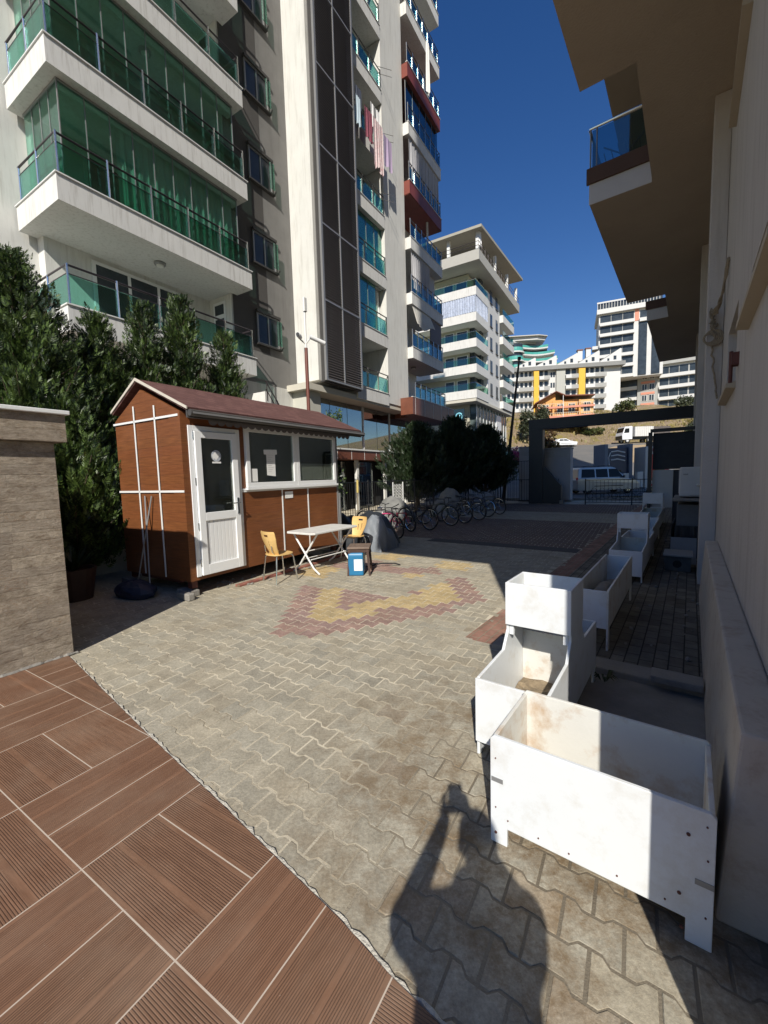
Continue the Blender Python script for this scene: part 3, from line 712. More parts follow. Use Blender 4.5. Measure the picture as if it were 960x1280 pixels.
mb = MB(); mb.cyl((7.994,.13,.12),(8.0,.13,.12),.06,16); mb.build('opening', M['dark'], t)
t = thing('leaning_tile', 'grey stone tile leaning behind the small dark box', 'tile', RF, (9,.1,0)); mb = MB(); mb.hexa([(8.7,-.12,0),(8.72,-.12,0),(8.72,.25,0),(8.7,.25,0)],[(8.95,-.12,.42),(8.97,-.12,.42),(8.97,.25,.42),(8.95,.25,.42)]); mb.build('tile_face', pmat('slate_tile', (.2,.21,.22), .7, .1), t)
o = MB().box(3.55,3.72,-.12,.20,.06,.115).build('brick', M['concrete'], None, fr=RF, base=(3.6,0,.06), bevel=.008); meta(o, 'loose grey kerb brick lying near the plaster ledge', 'brick')
for (x, y, n_) in ((3.5,.50,18),):
    mb = MB()
    for i in range(n_):
        a = random.uniform(0, 6.28); l = random.uniform(.04,.09); w = .010; d = Vector((math.cos(a), math.sin(a), 0)); s_ = Vector((-d.y, d.x, 0))*w
        b0 = Vector((x, y, .005))+d*.02; m0 = b0+d*l*.6+Vector((0,0,l*.9)); e0 = b0+d*l*1.2+Vector((0,0,l*.7))
        mb.add([b0, m0-s_, e0, m0+s_], [(0,1,2,3)])
    o = mb.build('weed', M['leafB'], None, fr=RF, base=(x,y,0)); meta(o, 'small dark weed growing behind the stepped planter', 'weed')
# scattered rubble at the foot of the path
mb = MB()
for i in range(70):
    x = random.uniform(4.2, 13); y = random.uniform(-.25,.5); s_ = random.uniform(.008,.03); mb.ell((x,y,s_*.4), s_, s_*.8, s_*.6, 6, 4, 0, .3)
o = mb.build('rubble', M['concrete'], None, fr=RF); meta(o, 'small rubble crumbs scattered over the block path', 'rubble', kind='stuff')
# ------------------------------------------------------------------ tower on the left (frame LF: x along the street, y = away from the courtyard)
T = thing('apartment_tower', 'tall cream apartment tower on the left with green glazed wrap-around balconies and brown louvre screen', 'building', LF, (16, 15, 0))
TOP = 33
YA, YW, YM, YB = 11.82, 12.63, 11.40, 13.88       # balcony edge, grey wall, main face, wall behind balconies
mb = MB()
mb.box(2.0, 5.45, 14.25, 26, 0, TOP+3)            # left body up to the wrap-round return
mb.box(5.45, 10.66, 13.88, 26, 0, TOP+3)
mb.build('wall', M['cream'], T)
MB().box(10.66, 13.86, YW, 26, 5.4, TOP+3).build('grey_wall', M['grey_render'], T)
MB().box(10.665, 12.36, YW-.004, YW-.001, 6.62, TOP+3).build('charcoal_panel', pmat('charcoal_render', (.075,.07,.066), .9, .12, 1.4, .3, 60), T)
MB().box(10.60, 10.658, YW+.02, YB, 5.4, TOP+3).build('balcony_end_wall', M['cream'], T)
mb = MB(); mb.box(13.862, 16.62, YM+.02, 26, 5.75, TOP+3); mb.box(19.62, 21.9, YM, 26, 5.55, TOP+3); mb.box(16.62, 19.62, 13.0, 26, 5.4, TOP+3); mb.box(21.9, 26.0, 12.9, 26, 5.4, TOP+3)
mb.build('main_wall', M['cream'], T)
MB().box(10.66, 26.0, 12.95, 26, 0, 5.4).build('ground_floor_wall', M['dim'], T)
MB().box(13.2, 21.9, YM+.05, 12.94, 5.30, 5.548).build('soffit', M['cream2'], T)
def slab(x0, x1, y0, y1, z, mat=None, h=.6, name='balcony_slab'):
    mb = MB(); mb.box(x0, x1, y0, y1, z-h, z)
    o = mb.build(name, mat or M['slab'], T)
    mb = MB(); mb.box(x0-.02, x1+.02, y0-.03, y0+.09, z+.001, z+.03); mb.build('coping', M['white'], o); return o
def rail(pts, z, glassm, posts=1.15, h=.95, name='railing'):
    """railing along a polyline at floor level z, posts outside"""
    mb = MB()
    for zz, r in ((z+h, .028), (z+h-.2, .014)): mb.tube([(p[0], p[1], zz) for p in pts], r, 6)
    o = mb.build(name, M['rail'], T)
    gm = MB(); pm = MB()
    for a, b in zip(pts, pts[1:]):
        a = Vector((a[0], a[1], 0)); b = Vector((b[0], b[1], 0)); L = (b-a).length; n = max(1, round(L/posts)); d = (b-a)/n
        for i in range(n):
            p = a+d*i; q = a+d*(i+1); e = (q-p).normalized(); s_ = Vector((-e.y, e.x, 0))*.008
            p2 = p+e*.03; q2 = q-e*.03
            gm.hexa([p2-s_+Vector((0,0,z+.06)), q2-s_+Vector((0,0,z+.06)), q2+s_+Vector((0,0,z+.06)), p2+s_+Vector((0,0,z+.06))],
                    [p2-s_+Vector((0,0,z+h-.22)), q2-s_+Vector((0,0,z+h-.22)), q2+s_+Vector((0,0,z+h-.22)), p2+s_+Vector((0,0,z+h-.22))])
        for i in range(n+1):
            p = a+d*i; pm.cyl((p.x, p.y-.03, z-.02), (p.x, p.y-.03, z+h+.02), .026, 6)
    each(gm, 'rail_glass', glassm, o); each(pm, 'rail_post', M['steel'], o); return o
def clamp_light(x, y, z):
    mb = MB(); mb.lathe([(.17,0),(.17,-.05),(.14,-.08)], 14, (x, y, z-.001)); o = mb.build('ceiling_light', M['alu'], T)
    mb = MB(); mb.lathe([(.11,-.081),(.10,-.11),(.02,-.13)], 12, (x, y, z-.001)); mb.build('diffuser', M['lamp'], o)
def lights_at(x, y, z): clamp_light(x, y, z)
# --- block A, wrap-round balconies
for k in range(2, 9):
    z = 3*k; x0, x1 = 5.02, 10.86
    mb = MB(); mb.box(x0, x1, YA, YB-.002, z-.6, z); mb.box(x0, 5.448, YB-.002, 14.15, z-.6, z); o = mb.build('balcony_slab', M['slab'], T)
    mb = MB(); mb.box(x0-.03, x1+.03, YA-.035, YA+.09, z+.001, z+.03); mb.box(x0-.03, x0+.09, YA+.09, 14.18, z+.001, z+.03); mb.build('coping', M['white'], o)
    if k < 8: clamp_light(8.0, 12.7, z+2.4-.0)
    rail([(x0+.08, 14.05), (x0+.08, YA+.10), (x1-.08, YA+.10)] + ([(x1-.08, YW-.03)] if k in (2, 5) else []), z+.03, M['ggreen'])
    if k in (3, 4, 6, 7):
        yg = YA+.28; xg = x0+.30; zt = z+2.39; zb = z+.05
        gm = MB(); fm = MB()
        n = 9; w = (10.58-xg)/n
        for i in range(n):
            gm.box(xg+w*i+.012, xg+w*(i+1)-.012, yg, yg+.012, zb, zt-.05); fm.box(xg+w*i-.011, xg+w*i+.011, yg-.008, yg+.02, zb, zt-.05)
        fm.box(10.57, 10.60, yg-.01, yg+.03, zb, zt)
        m = 4; w2 = (14.0-yg)/m
        for i in range(m):
            gm.box(xg, xg+.012, yg+.02+w2*i+.012, yg+.02+w2*(i+1)-.012, zb, zt-.05); fm.box(xg-.008, xg+.02, yg+.02+w2*i-.011, yg+.02+w2*i+.011, zb, zt-.05)
        g = gm.build('glazing', M['ggreen2'], T); fm.build('glazing_bars', M['alu'], g)
        mb = MB(); mb.box(xg-.03, 10.6, yg-.03, yg+.05, zt-.05, zt); mb.box(xg-.03, xg+.05, yg+.05, 14.0, zt-.05, zt); mb.build('head_track', M['alu'], g)
        if k == 3:
            mb = MB(); mb.cloth(6.7, 10.5, z+.08, zt-.08, yg+.2, .06, 17, 240, 5); mb.build('curtain', M['curtain'], T)
    # door and window behind the balcony
    fw = MB(); fw.box(6.6, 9.6, YB-.05, YB-.004, z+.0, z+2.25); o = fw.build('window_frame', M['upvc'], T)
    pn = MB(); pn.box(6.7, 7.6, YB-.056, YB-.051, z+.1, z+2.15).box(7.7, 8.55, YB-.056, YB-.051, z+.1, z+2.15).box(8.65, 9.5, YB-.056, YB-.051, z+.1, z+2.15); pn.build('pane', M['farglass'], o)
    dr = MB(); dr.box(10.55, 10.598, 12.95, 13.6, z, z+2.2); o = dr.build('balcony_door', M['upvc'], T)
    pn = MB(); pn.box(10.545, 10.549, 13.03, 13.52, z+.15, z+1.6).box(10.545, 10.549, 13.03, 13.52, z+1.75, z+2.1); pn.build('pane', M['farglass'], o)
# --- windows in the grey wall
def window(x0, x1, z0, z1, y, bars=2, par=T, sill=True, box=True):
    d = y-.01
    fw = MB(); f = .055
    fw.box(x0, x1, d-.05, d, z0, z0+f).box(x0, x1, d-.05, d, z1-f, z1).box(x0, x0+f, d-.05, d, z0+f, z1-f).box(x1-f, x1, d-.05, d, z0+f, z1-f)
    for i in range(1, bars): xx = x0+(x1-x0)*i/bars; fw.box(xx-f/2, xx+f/2, d-.05, d, z0+f, z1-f)
    o = fw.build('window', M['alu'], par)
    pn = MB(); pn.box(x0+f, x1-f, d-.02, d-.012, z0+f, z1-f); pn.build('pane', M['farglass'], o)
    if sill:
        mb = MB(); mb.box(x0-.08, x1+.08, y-.14, y-.002, z0-.06, z0-.004); mb.build('sill', M['charcoal'], o)
    if box:
        mb = MB(); mb.box(x0-.04, x1+.04, y-.13, y-.002, z1+.003, z1+.10); mb.build('shutter_box', M['charcoal'], o)
    return o
for k in range(2, 10):
    o = window(11.72, 12.86, 3*k+.92, 3*k+2.08, YW)
    mb = MB(); mb.box(12.62, 12.86, YW-.22, YW-.19, 3*k+1.0, 3*k+1.95); mb.build('open_sash', M['gpale'], o)
    mb = MB(); mb.cyl((12.9,YW-.1,3*k+.86),(12.9,YW-.22,3*k+1.0),.03,6); mb.build('bracket', M['charcoal'], o)
# side face windows (left edge of the picture)
for k in range(2, 8):
    fw = MB(); fw.box(1.93, 1.998, 14.6, 16.9, 3*k+.9, 3*k+2.3)
# --- louvre screen
fr_ = MB(); X0, X1, ZL = 13.96, 16.66, 5.72; YL = YM-.30
for x in (X0, X1-.10): fr_.box(x, x+.10, YL-.03, YL+.07, ZL, TOP)
xm = (X0+X1)/2-.06
fr_.box(xm-.03, xm+.03, YL-.035, YL+.05, ZL+.07, TOP)
zs = [ZL]+[8.93+3*i for i in range(8)]
for z in zs: fr_.box(X0+.101, X1-.101, YL-.032, YL+.055, z, z+.065)
lo_ = fr_.build('louvre_screen', M['alu'], T)
for j, (a, b) in enumerate(((X0+.10, xm-.03), (xm+.03, X1-.10))):
    for za, zb in zip(zs, zs[1:]):
        sl = MB(); z = za+.09
        while z < zb-.03:
            sl.add([(a, YL-.015, z), (b, YL-.015, z), (b, YL+.035, z+.055), (a, YL+.035, z+.055), (a, YL-.015, z+.02), (b, YL-.015, z+.02), (b, YL+.035, z+.075), (a, YL+.035, z+.075)], [(0,1,2,3),(7,6,5,4),(0,4,5,1),(2,6,7,3)]); z += .105
        sl.build('slats', M['louvre'], lo_)
MB().box(X0+.0, X1, YL+.075, YM+.018, ZL-.05, ZL+.0).build('screen_floor', M['charcoal'], T)
MB().box(X0+.05, X1-.05, YM-.02, YM+.018, ZL+.01, TOP).build('screen_backing', pmat('backing_grey', (.16,.155,.15), .9, .1), T)
MB().box(X1-.02, X1, YL+.072, YM+.05, ZL, TOP).build('screen_cheek', M['alu'], T)
# --- recess balconies
RX0, RX1, RY = 16.68, 19.6, YM-.02
for k in range(2, 11):
    z = 3*k
    slab(RX0, RX1, RY, 12.98, z)
    rail([(RX0+.02, RY+.06), (RX1-.02, RY+.06)], z+.03, M['ggreen'] if k in (3,4,5,7) else M['gpale'], .95)
    clamp_light(18.1, 12.2, z+2.4)
    mb = MB(); mb.box(17.1, 18.6, 12.94, 12.996, z, z+2.1); o = mb.build('window_frame', M['upvc'], T)
    mb = MB(); mb.box(17.17, 17.82, 12.93, 12.939, z+.08, z+2.02).box(17.9, 18.53, 12.93, 12.939, z+.08, z+2.02); mb.build('pane', M['farglass'], o)
    if k in (3, 4):
        gm = MB(); fm = MB(); n = 4; w = (RX1-RX0)/n
        for i in range(n-(1 if k == 3 else 0)):
            gm.box(RX0+w*i+.012, RX0+w*(i+1)-.012, RY+.22, RY+.232, z+.04, z+2.36); fm.box(RX0+w*i-.011, RX0+w*i+.011, RY+.21, RY+.24, z+.04, z+2.36)
        fm.box(RX0, RX1, RY+.2, RY+.25, z+2.36, z+2.399)
        g = gm.build('glazing', M['ggreen'], T); fm.build('glazing_bars', M['alu'], g)
        mb = MB(); mb.cloth(17.6, 19.5, z+.06, z+2.3, RY+.42, .04, 9, 90, 4); mb.build('curtain', M['curtain'], T)
# washing line arms at two floors
for z in (18.55, 21.6, 15.7):
    mb = MB()
    for dz in (0, .32): mb.tube([(19.3, RY, z+dz), (19.75, RY-.55, z+dz-.12)], .014, 5)
    each(mb, 'clothes_airer', M['steel'], T)
# --- block C balconies at the far corner
CX0, CX1, CY = 21.92, 26.35, 11.05
for k in range(2, 12):
    z = 3*k
    if k == 2:
        mb = MB(); mb.box(20.9, 27.0, 10.62, YM-.002, z-.95, z-.02); mb.box(21.902, 27.0, YM-.002, 12.88, z-.95, z-.02); mb.build('clad_canopy', M['clad'], T)
        mb = MB()
        for x in (21.2, 22.4, 23.6, 24.8, 26.0): mb.box(x, x+.015, 10.612, 10.619, z-.95, z-.02)
        mb.build('cladding_joints', M['upvc'], T)
        mb = MB(); mb.box(20.9, 27.0, 10.6, 10.72, z-.018, z+.01); mb.build('coping', M['white'], T)
        rail([(21.95, 11.0), (26.3, 11.0), (26.3, 12.8)], z+.02, glass('sky_blue_glass', (.40,.70,.76), .10), .7)
    else:
        mat = M['redwood'] if k in (6, 8) else M['slab']
        slab(CX0, CX1, CY, 12.88, z, mat, .62 if k not in (6, 8) else .7)
        rail([(CX0+.05, CY+.07), (CX1-.06, CY+.07), (CX1-.06, 12.8)], z+.03, M['gblue'], .75)
    if k in (2, 7, 9): clamp_light(23.8, 12.0, z+2.37)
    if k in (4, 6):      # striped awning cloth hanging from the slab above
        mb = MB(); xa, xb, zz = {4:(22.1,24.6,.35),3:(22.1,24.4,1.0),6:(22.1,26.1,.25)}[k]
        mb.cloth(xa, xb, z+zz, z+2.36, CY+.10, .05, 12, 110, 6); mb.build('hanging_blind', M['awning'], T, solid=.008)
    if k == 3:
        mb = MB(); vs = []
        n = 60
        for i in range(n+1):
            t = i/n
            for j in range(7):
                q = j/6; vs.append((22.05+2.5*t, CY+.08-.30*q+.03*math.sin(i*.9)*q, z+2.35-(1.0+.25*math.sin(t*5))*q))
        mb.add(vs, [(i*7+j, i*7+j+1, (i+1)*7+j+1, (i+1)*7+j) for i in range(n) for j in range(6)]); mb.build('hanging_blind', pmat('cream_blind', (.55,.53,.47), .85, .08), T, solid=.01)
        MB().box(24.6, 26.3, CY+.12, CY+.16, z+.05, z+2.37).build('side_screen', pmat('violet_grey_blind', (.16,.155,.18), .8, .08), T)
    if k == 4: MB().box(24.7, 26.2, CY+.5, CY+.54, z+.05, z+2.37).build('side_screen', M['awning'], T)
    if k == 7:
        gm = MB(); fm = MB()
        for i in range(5):
            a = CX0+.1+.86*i; gm.box(a, a+.84, CY+.2, CY+.212, z+.04, z+2.28); fm.box(a-.012, a+.012, CY+.19, CY+.225, z+.04, z+2.28)
        gm.box(CX1-.22, CX1-.208, CY+.23, 12.8, z+.04, z+2.28)
        g = gm.build('glazing', M['gblue'], T); fm.build('glazing_bars', M['alu'], g)
    if k == 5:
        MB().box(CX0+.02, CX1-.03, CY+.05, 12.87, z+2.27, z+2.298).build('red_ceiling', M['redwood'], T)
        mb = MB(); mb.cyl((24.9, 11.4, z), (24.9, 11.4, z+2.27), .07, 8); mb.build('post', M['cream'], T)
    if k not in (4, 6):
        mb = MB(); mb.box(22.6, 24.8, 12.84, 12.896, z, z+2.15); o = mb.build('window_frame', M['upvc'], T)
        mb = MB(); mb.box(22.7, 23.65, 12.83, 12.839, z+.1, z+2.05).box(23.75, 24.7, 12.83, 12.839, z+.1, z+2.05); mb.build('pane', M['farglass'], o)
for k, w in ((2,0),): pass
# roof parapet
MB().box(2.0, 26.0, 14.3, 26, TOP+3, TOP+3.8).build('parapet', M['slab'], T)
# --- ground floor: mezzanine glazing, brown band, shop front
YG = 12.35
mb = MB(); mb.box(13.5, 14.25, YM+.3, 12.9, 0, 5.298); mb.build('corner_pier', pmat('pale_render_pier', (.50,.49,.43), .85, .06), T)
MB().box(10.66, 13.5, 12.60, 12.9, 2.5, 5.398).build('white_band_wall', M['cream'], T)
mb = MB(); mb.box(14.3, 25.4, 11.55, 12.9, 2.48, 2.92); mb.build('brown_band', M['clad'], T)
mb = MB(); mb.box(14.25, 25.45, 11.50, 11.62, 2.922, 2.99); mb.build('band_coping', M['white'], T)
mb = MB()
for i in range(10): mb.box(15.1+1.1*i, 15.115+1.1*i, 11.541, 11.549, 2.48, 2.92)
mb.build('band_joints', M['upvc'], T)
mb = MB(); fm = MB()
for i in range(8):
    a = 14.3+1.38*i; mb.box(a+.02, a+1.36, YG, YG+.012, 3.0, 5.28)
    if i in (0,3,5,7): fm.box(a-.03, a+.03, YG-.05, YG+.03, 3.0, 5.28)
g = mb.build('mezzanine_glazing', glass('reflective_blue_glass', (.45,.52,.58), .30), T); each(fm, 'mullion', M['upvc'], g)
MB().box(14.3, 25.4, YG+.4, YG+.46, 4.6, 5.29).build('inner_wall', M['dim'], T)
mb = MB(); mb.cloth(14.4, 16.2, 3.02, 4.25, YG+.2, .06, 8, 90, 4); mb.cloth(18.0, 21.0, 3.02, 3.9, YG+.2, .06, 12, 110, 4); mb.build('cafe_curtain', M['curtw'], T)
mb = MB(); mb.cloth(16.6, 17.9, 3.02, 4.1, YG+.22, .05, 8, 60, 4); mb.build('cafe_curtain', pmat('beige_curtain', (.42,.34,.22), .9, .1), T)
mb = MB()
for x in (16.9, 19.6, 22.0): mb.box(x, x+.16, 11.75, 11.9, 0, 2.478)
each(mb, 'shop_pillar', M['cream'], T)
mb = MB()
for x in (14.9, 17.3, 19.9): mb.box(x, x+1.7, 12.2, 12.22, .0, 2.4)
each(mb, 'shop_glass', M['gsmoke'], T)
MB().box(13.4, 24.5, 12.5, 12.56, 0, 2.478).build('shop_back', M['dark'], T)
# outdoor stair by the grey wall foot
mb = MB()
for i in range(9): mb.box(10.9+.28*i, 11.18+.28*i, 11.5, 12.55, 0, 4.4-.42*i+.42)
mb.build('outer_stair', M['cream'], T)
rl = MB()
for p, q in (((10.95,11.5,5.2),(13.5,11.5,2.0)),((10.95,11.5,4.9),(13.5,11.5,1.7))): rl.cyl(p, q, .022, 6)
for i in range(6): rl.cyl((11.0+.5*i,11.5,4.5-.63*i),(11.0+.5*i,11.5,5.2-.63*i),.018,6)
rl.build('stair_rail', M['rail'], T)
# --- washing on the recess balcony
def garment(name, label, x0, x1, z0, z1, y, mat, waves=3, rag=.05):
    mb = MB(); mb.cloth(x0, x1, z0, z1, y, .035, waves, 26, 12, ragged=rag)
    o = mb.build(name, mat, None, fr=LF, base=((x0+x1)/2, y, z0), solid=.006); meta(o, label, 'laundry', 'washing hung out on the tower balcony')
pk = pmat('pink_flower_cloth', (.62,.50,.50), .9, .2, 14, dirt=(.5,.14,.18), dscale=9, damt=.8)
garment('shirt', 'black top hanging at the left end of the balcony washing', 16.75, 17.3, 17.75, 19.2, RY-.28, M['shirt'])
garment('shirt', 'pale blue shirt hanging beside the black top on the balcony', 16.65, 17.0, 17.4, 18.6, RY-.40, pmat('pale_blue_cloth', (.45,.55,.62), .9, .1))
garment('bed_sheet', 'long pink flowered sheet trailing down from the balcony washing', 17.9, 18.75, 16.35, 18.5, RY-.5, pk, 4, .1)
garment('towel', 'dark red patterned cloth between the shirts and the flowered sheet', 17.3, 17.95, 17.3, 18.6, RY-.42, pmat('maroon_cloth', (.22,.06,.09), .9, .4, 16))
garment('bed_sheet', 'plain lilac sheet hanging at the right end of the balcony washing', 18.8, 19.6, 16.9, 18.3, RY-.52, pmat('lilac_cloth', (.46,.36,.52), .9, .05), 2, .06)
for x in (18.35, 18.8): garment('shirt', 'small white shirt hung high on the balcony washing, %s' % ('nearer the louvre screen' if x < 18.5 else 'nearer the blank pillar'), x, x+.34, 18.55, 19.6, RY-.12, pmat('white_cotton', (.7,.7,.7), .9, .05), 2, .04)
mb = MB(); mb.cloth(24.4, 24.7, 24.2, 27.0, CY-.05, .08, 2, 10, 14, ragged=.1); o = mb.build('knotted_cloth', pmat('white_sheer', (.7,.7,.68), .9, .04), None, fr=LF, base=(24.5,CY,24.2), solid=.01)
meta(o, 'white cloth hanging knotted from a high corner balcony', 'cloth')
# ------------------------------------------------------------------ shed
WOOD = m_wood()
S = thing('garden_shed', 'small brown wood-panel shed with white door, two windows and pitched shingle roof', 'shed', LF, (5.26, 6.3, 0))
SX0, SX1, SY0, SY1, SZ0, SZE = 3.53, 7.02, 5.40, 7.10, .22, 2.62
RIDGE = (6.33, 3.13)
MB().prism([(SY0, SZ0), (SY1, SZ0), (SY1, SZE), (RIDGE[0], RIDGE[1]-.10), (SY0, SZE)], 'x', SX0, SX1).build('wall', WOOD, S)
# corner post on the gable front
MB().box(SX0-.012, SX0+.14, SY0-.015, SY0+.24, SZ0-.0, SZE-.02).build('corner_panel', WOOD, S)
MB().box(SX1-.03, SX1+.012, SY0-.014, SY0+.05, SZ0, SZE).build('end_trim', M['alu'], S)
# white cover strips on the gable
mb = MB(); g = SX0-.013
def strip(mb, y0, y1, z0, z1, x=g): mb.box(x-.008, x, min(y0,y1), max(y0,y1), z0, z1)
for y in (5.98, 6.52): strip(mb, y-.014, y+.014, SZ0+.02, 2.90-.25*abs(y-6.33)-.05)
strip(mb, SY0-.012, SY1, 1.50, 1.53); mb.build('cover_strip', M['white'], S)
mb = MB(); strip(mb, SY0+.02, SY1+.02, 2.56, 2.59); mb.build('cover_strip', M['white'], S)
# roof, two pitches with thickness
oh, ex0, ex1 = .30, SX0-.05, SX1+.60
ef, eb = (SY0-.24, SZE-.02), (SY1-.04, SZE+.10)
SH = m_shingle()
mb = MB(); mb.prism([ef, RIDGE, (RIDGE[0], RIDGE[1]+.05), (ef[0]-.01, ef[1]+.05)], 'x', ex0, ex1); rf = mb.build('roof', SH, S)
mb = MB(); mb.prism([RIDGE, eb, (eb[0]+.01, eb[1]+.05), (RIDGE[0], RIDGE[1]+.05)], 'x', ex0, ex1); mb.build('roof', SH, S)
mb = MB(); x = ex0-.018
mb.prism([(ef[0]-.02, ef[1]+.02), (RIDGE[0], RIDGE[1]+.02), (RIDGE[0], RIDGE[1]+.062), (ef[0]-.02, ef[1]+.055)], 'x', x, ex0-.002)
mb.prism([(RIDGE[0]+.001, RIDGE[1]+.02), (eb[0]+.02, eb[1]+.02), (eb[0]+.02, eb[1]+.055), (RIDGE[0]+.001, RIDGE[1]+.062)], 'x', x, ex0-.002)
mb.build('barge_board', pmat('barge_cream', (.55,.50,.42), .7, .1), rf)
mb = MB(); mb.cyl((ex0, ef[0]-.06, ef[1]-.03), (ex1, ef[0]-.06, ef[1]-.03), .045, 10); mb.box(ex0, ex1, ef[0]-.01, ef[0]+.02, ef[1]-.09, ef[1]+.02); mb.build('gutter', pmat('dark_gutter', (.06,.055,.05), .45, .3), S)
mb = MB(); mb.box(ex0+.02, ex1-.02, ef[0]-.107, ef[0]-.104, ef[1]-.045, ef[1]-.02); mb.build('gutter_edge', M['alu'], S)
# scalloped fringe under the eave
mb = MB(); n = 24; w = (ex1-.5-ex0-.25)/n
for i in range(n):
    a = ex0+.35+w*i; pts = [(a, ef[1]-.05), (a+w, ef[1]-.05)]+[(a+w/2+w/2*math.cos(math.pi*q/6), ef[1]-.10-.06*math.sin(math.pi*q/6)) for q in range(7)]
    mb.prism([pts[0]]+[(p[0], p[1]) for p in pts[2:][::-1]]+[pts[1]], 'y', ef[0]+.03, ef[0]+.036)
mb.build('scalloped_fringe', pmat('fringe_grey', (.12,.105,.10), .7, .2), S)
# door
DX0, DX1, DZ0, DZ1, y = 3.62, 4.50, .27, 2.44, SY0
fr_ = MB(); f = .07; yo, yi = y-.03, y-.002
fr_.box(DX0, DX0+f, yo, yi, DZ0, DZ1).box(DX1-f, DX1, yo, yi, DZ0, DZ1).box(DX0+f, DX1-f, yo, yi, DZ1-f, DZ1); fr_.build('door_frame', M['upvc'], S, bevel=.004)
df = MB(); a, b = DX0+f+.006, DX1-f-.006; q = .10; yo2 = y-.062
df.box(a, a+q, yo2, y-.006, DZ0+.01, DZ1-f-.006).box(b-q, b, yo2, y-.006, DZ0+.01, DZ1-f-.006).box(a+q, b-q, yo2, y-.006, DZ0+.01, DZ0+.16).box(a+q, b-q, yo2, y-.006, DZ1-f-.10, DZ1-f-.006).box(a+q, b-q, yo2, y-.006, 1.07, 1.19)
door = df.build('door', M['upvc'], S, bevel=.005)
MB().box(a+q, b-q, y-.035, y-.028, 1.19, DZ1-f-.10).build('door_glass', M['gshed'], door)
MB().box(a+q, b-q, y-.02, y-.008, 1.19, DZ1-f-.10).build('glass_backing', pmat('dim_film', (.055,.052,.045), .8, .25, 1.5), door)
pn = MB()
for i in range(8): w_ = (b-a-2*q)/8; pn.box(a+q+w_*i+.003, a+q+w_*(i+1)-.003, y-.042, y-.012, DZ0+.16, 1.07)
pn.build('door_panel', M['upvc'], door, bevel=.002)
h = MB(); h.box(b-.065, b-.03, yo2-.012, yo2, 1.13, 1.38); h.tube([(b-.048, yo2-.01, 1.30), (b-.048, yo2-.055, 1.30), (b-.17, yo2-.06, 1.30)], .010, 8); h.cyl((b-.048, yo2-.02, 1.18), (b-.048, yo2, 1.18), .016, 10); h.build('handle', M['steel'], door)
h = MB()
for z in (.42, .95, 1.6, 2.25): h.cyl((DX0+f-.005, yo-.012, z), (DX0+f-.005, yo-.012, z+.10), .010, 8)
each(h, 'hinge', M['steel'], S)
# door sticker: pale disc over a bar
st = MB(); cx_, cz_ = (a+b)/2-.01, 2.02
st.prism([(cx_+.085*math.cos(t*math.pi/16), cz_+.085*math.sin(t*math.pi/16)) for t in range(32)], 'y', y-.0385, y-.0362, 0)
sk = st.build('round_sticker', pmat('grey_sticker', (.42,.45,.50), .5, .1), door)
st = MB(); st.prism([(cx_+.07*math.cos(t*math.pi/10+.5), cz_-.005+.07*math.sin(t*math.pi/10+.5)*(.9 if t % 3 else .45)) for t in range(14)], 'y', y-.0405, y-.0388); st.box(cx_-.075, cx_+.075, y-.0405, y-.0388, cz_-.11, cz_-.085); st.build('sticker_print', M['paper'], sk)
# windows
def shed_window(x0, x1, z0, z1, sub=True):
    f = .075; mb = MB(); yo = y-.055
    mb.box(x0, x1, yo, y-.002, z0, z0+f).box(x0, x1, yo, y-.002, z1-f, z1).box(x0, x0+f, yo, y-.002, z0+f, z1-f).box(x1-f, x1, yo, y-.002, z0+f, z1-f)
    o = mb.build('window', M['upvc'], S, bevel=.005)
    MB().box(x0+f, x1-f, y-.03, y-.022, z0+f, z1-f).build('pane', M['gshed'], o)
    MB().box(x0+f, x1-f, y-.0085, y-.006, z0+f, z1-f).build('pane_backing', pmat('dim_room', (.06,.058,.045), .9, .5, 2.5), o); return o
w1 = shed_window(4.60, 5.76, 1.53, 2.50); w2 = shed_window(5.765, 6.93, 1.53, 2.50)
MB().box(4.58, 6.96, y-.075, y-.012, 1.485, 1.528).build('window_ledge', M['upvc'], S, bevel=.004)
pp = MB(); x = 5.13; pp.prism([(x-.085,1.72),(x+.105,1.70),(x+.11,2.07),(x+.16,2.08),(x+.155,2.16),(x-.145,2.15),(x-.14,2.07),(x-.09,2.07)], 'y', y-.034, y-.0315); nt_ = pp.build('paper_notice', M['paper'], w1)
pp = MB()
for i in range(9): pp.box(x-.06, x+.02+.05*((i*7) % 3)/2, y-.0355, y-.0343, 1.78+.035*i, 1.783+.035*i)
pp.build('written_lines', M['alu'], nt_)
MB().box(4.70,4.83,y-.034,y-.0315,1.62,1.83).build('white_card', M['paper'], w1)
cf = MB(); cf.cloth(5.86, 6.83, 1.62, 1.93, y-.016, .004, 9, 70, 4); cf.build('lace_curtain', M['curtw'], w2)
MB().box(4.52, 4.60, y-.010, y-.001, 1.49, 1.51).build('trim', M['upvc'], S)
mb = MB()
for x in (5.40, 6.08): mb.box(x-.012, x+.012, y-.010, y-.001, .28, 1.484)
mb.box(4.52, 6.99, y-.008, y-.001, 1.455, 1.484); mb.build('cover_strip', M['white'], S)
MB().box(5.46, 5.66, y-.013, y-.0105, 1.30, 1.42).build('paper_square', M['paper'], S)
MB().box(7.04, 7.08, y-.03, y+.02, .25, 1.32).build('side_trim', M['alu'], S)
MB().box(SX0+.12, SX1-.1, SY0+.45, SY1-.2, .13, SZ0-.002).build('floor_frame', M['rust'], S)
mb = MB()
for px_, py_ in ((3.56,5.46),(6.9,5.5),(3.6,7.05),(6.9,7.05)): mb.box(px_, px_+.09, py_-.03, py_+.06, .11, SZ0+.0)
each(mb, 'leg', M['rust'], S)
i = 0
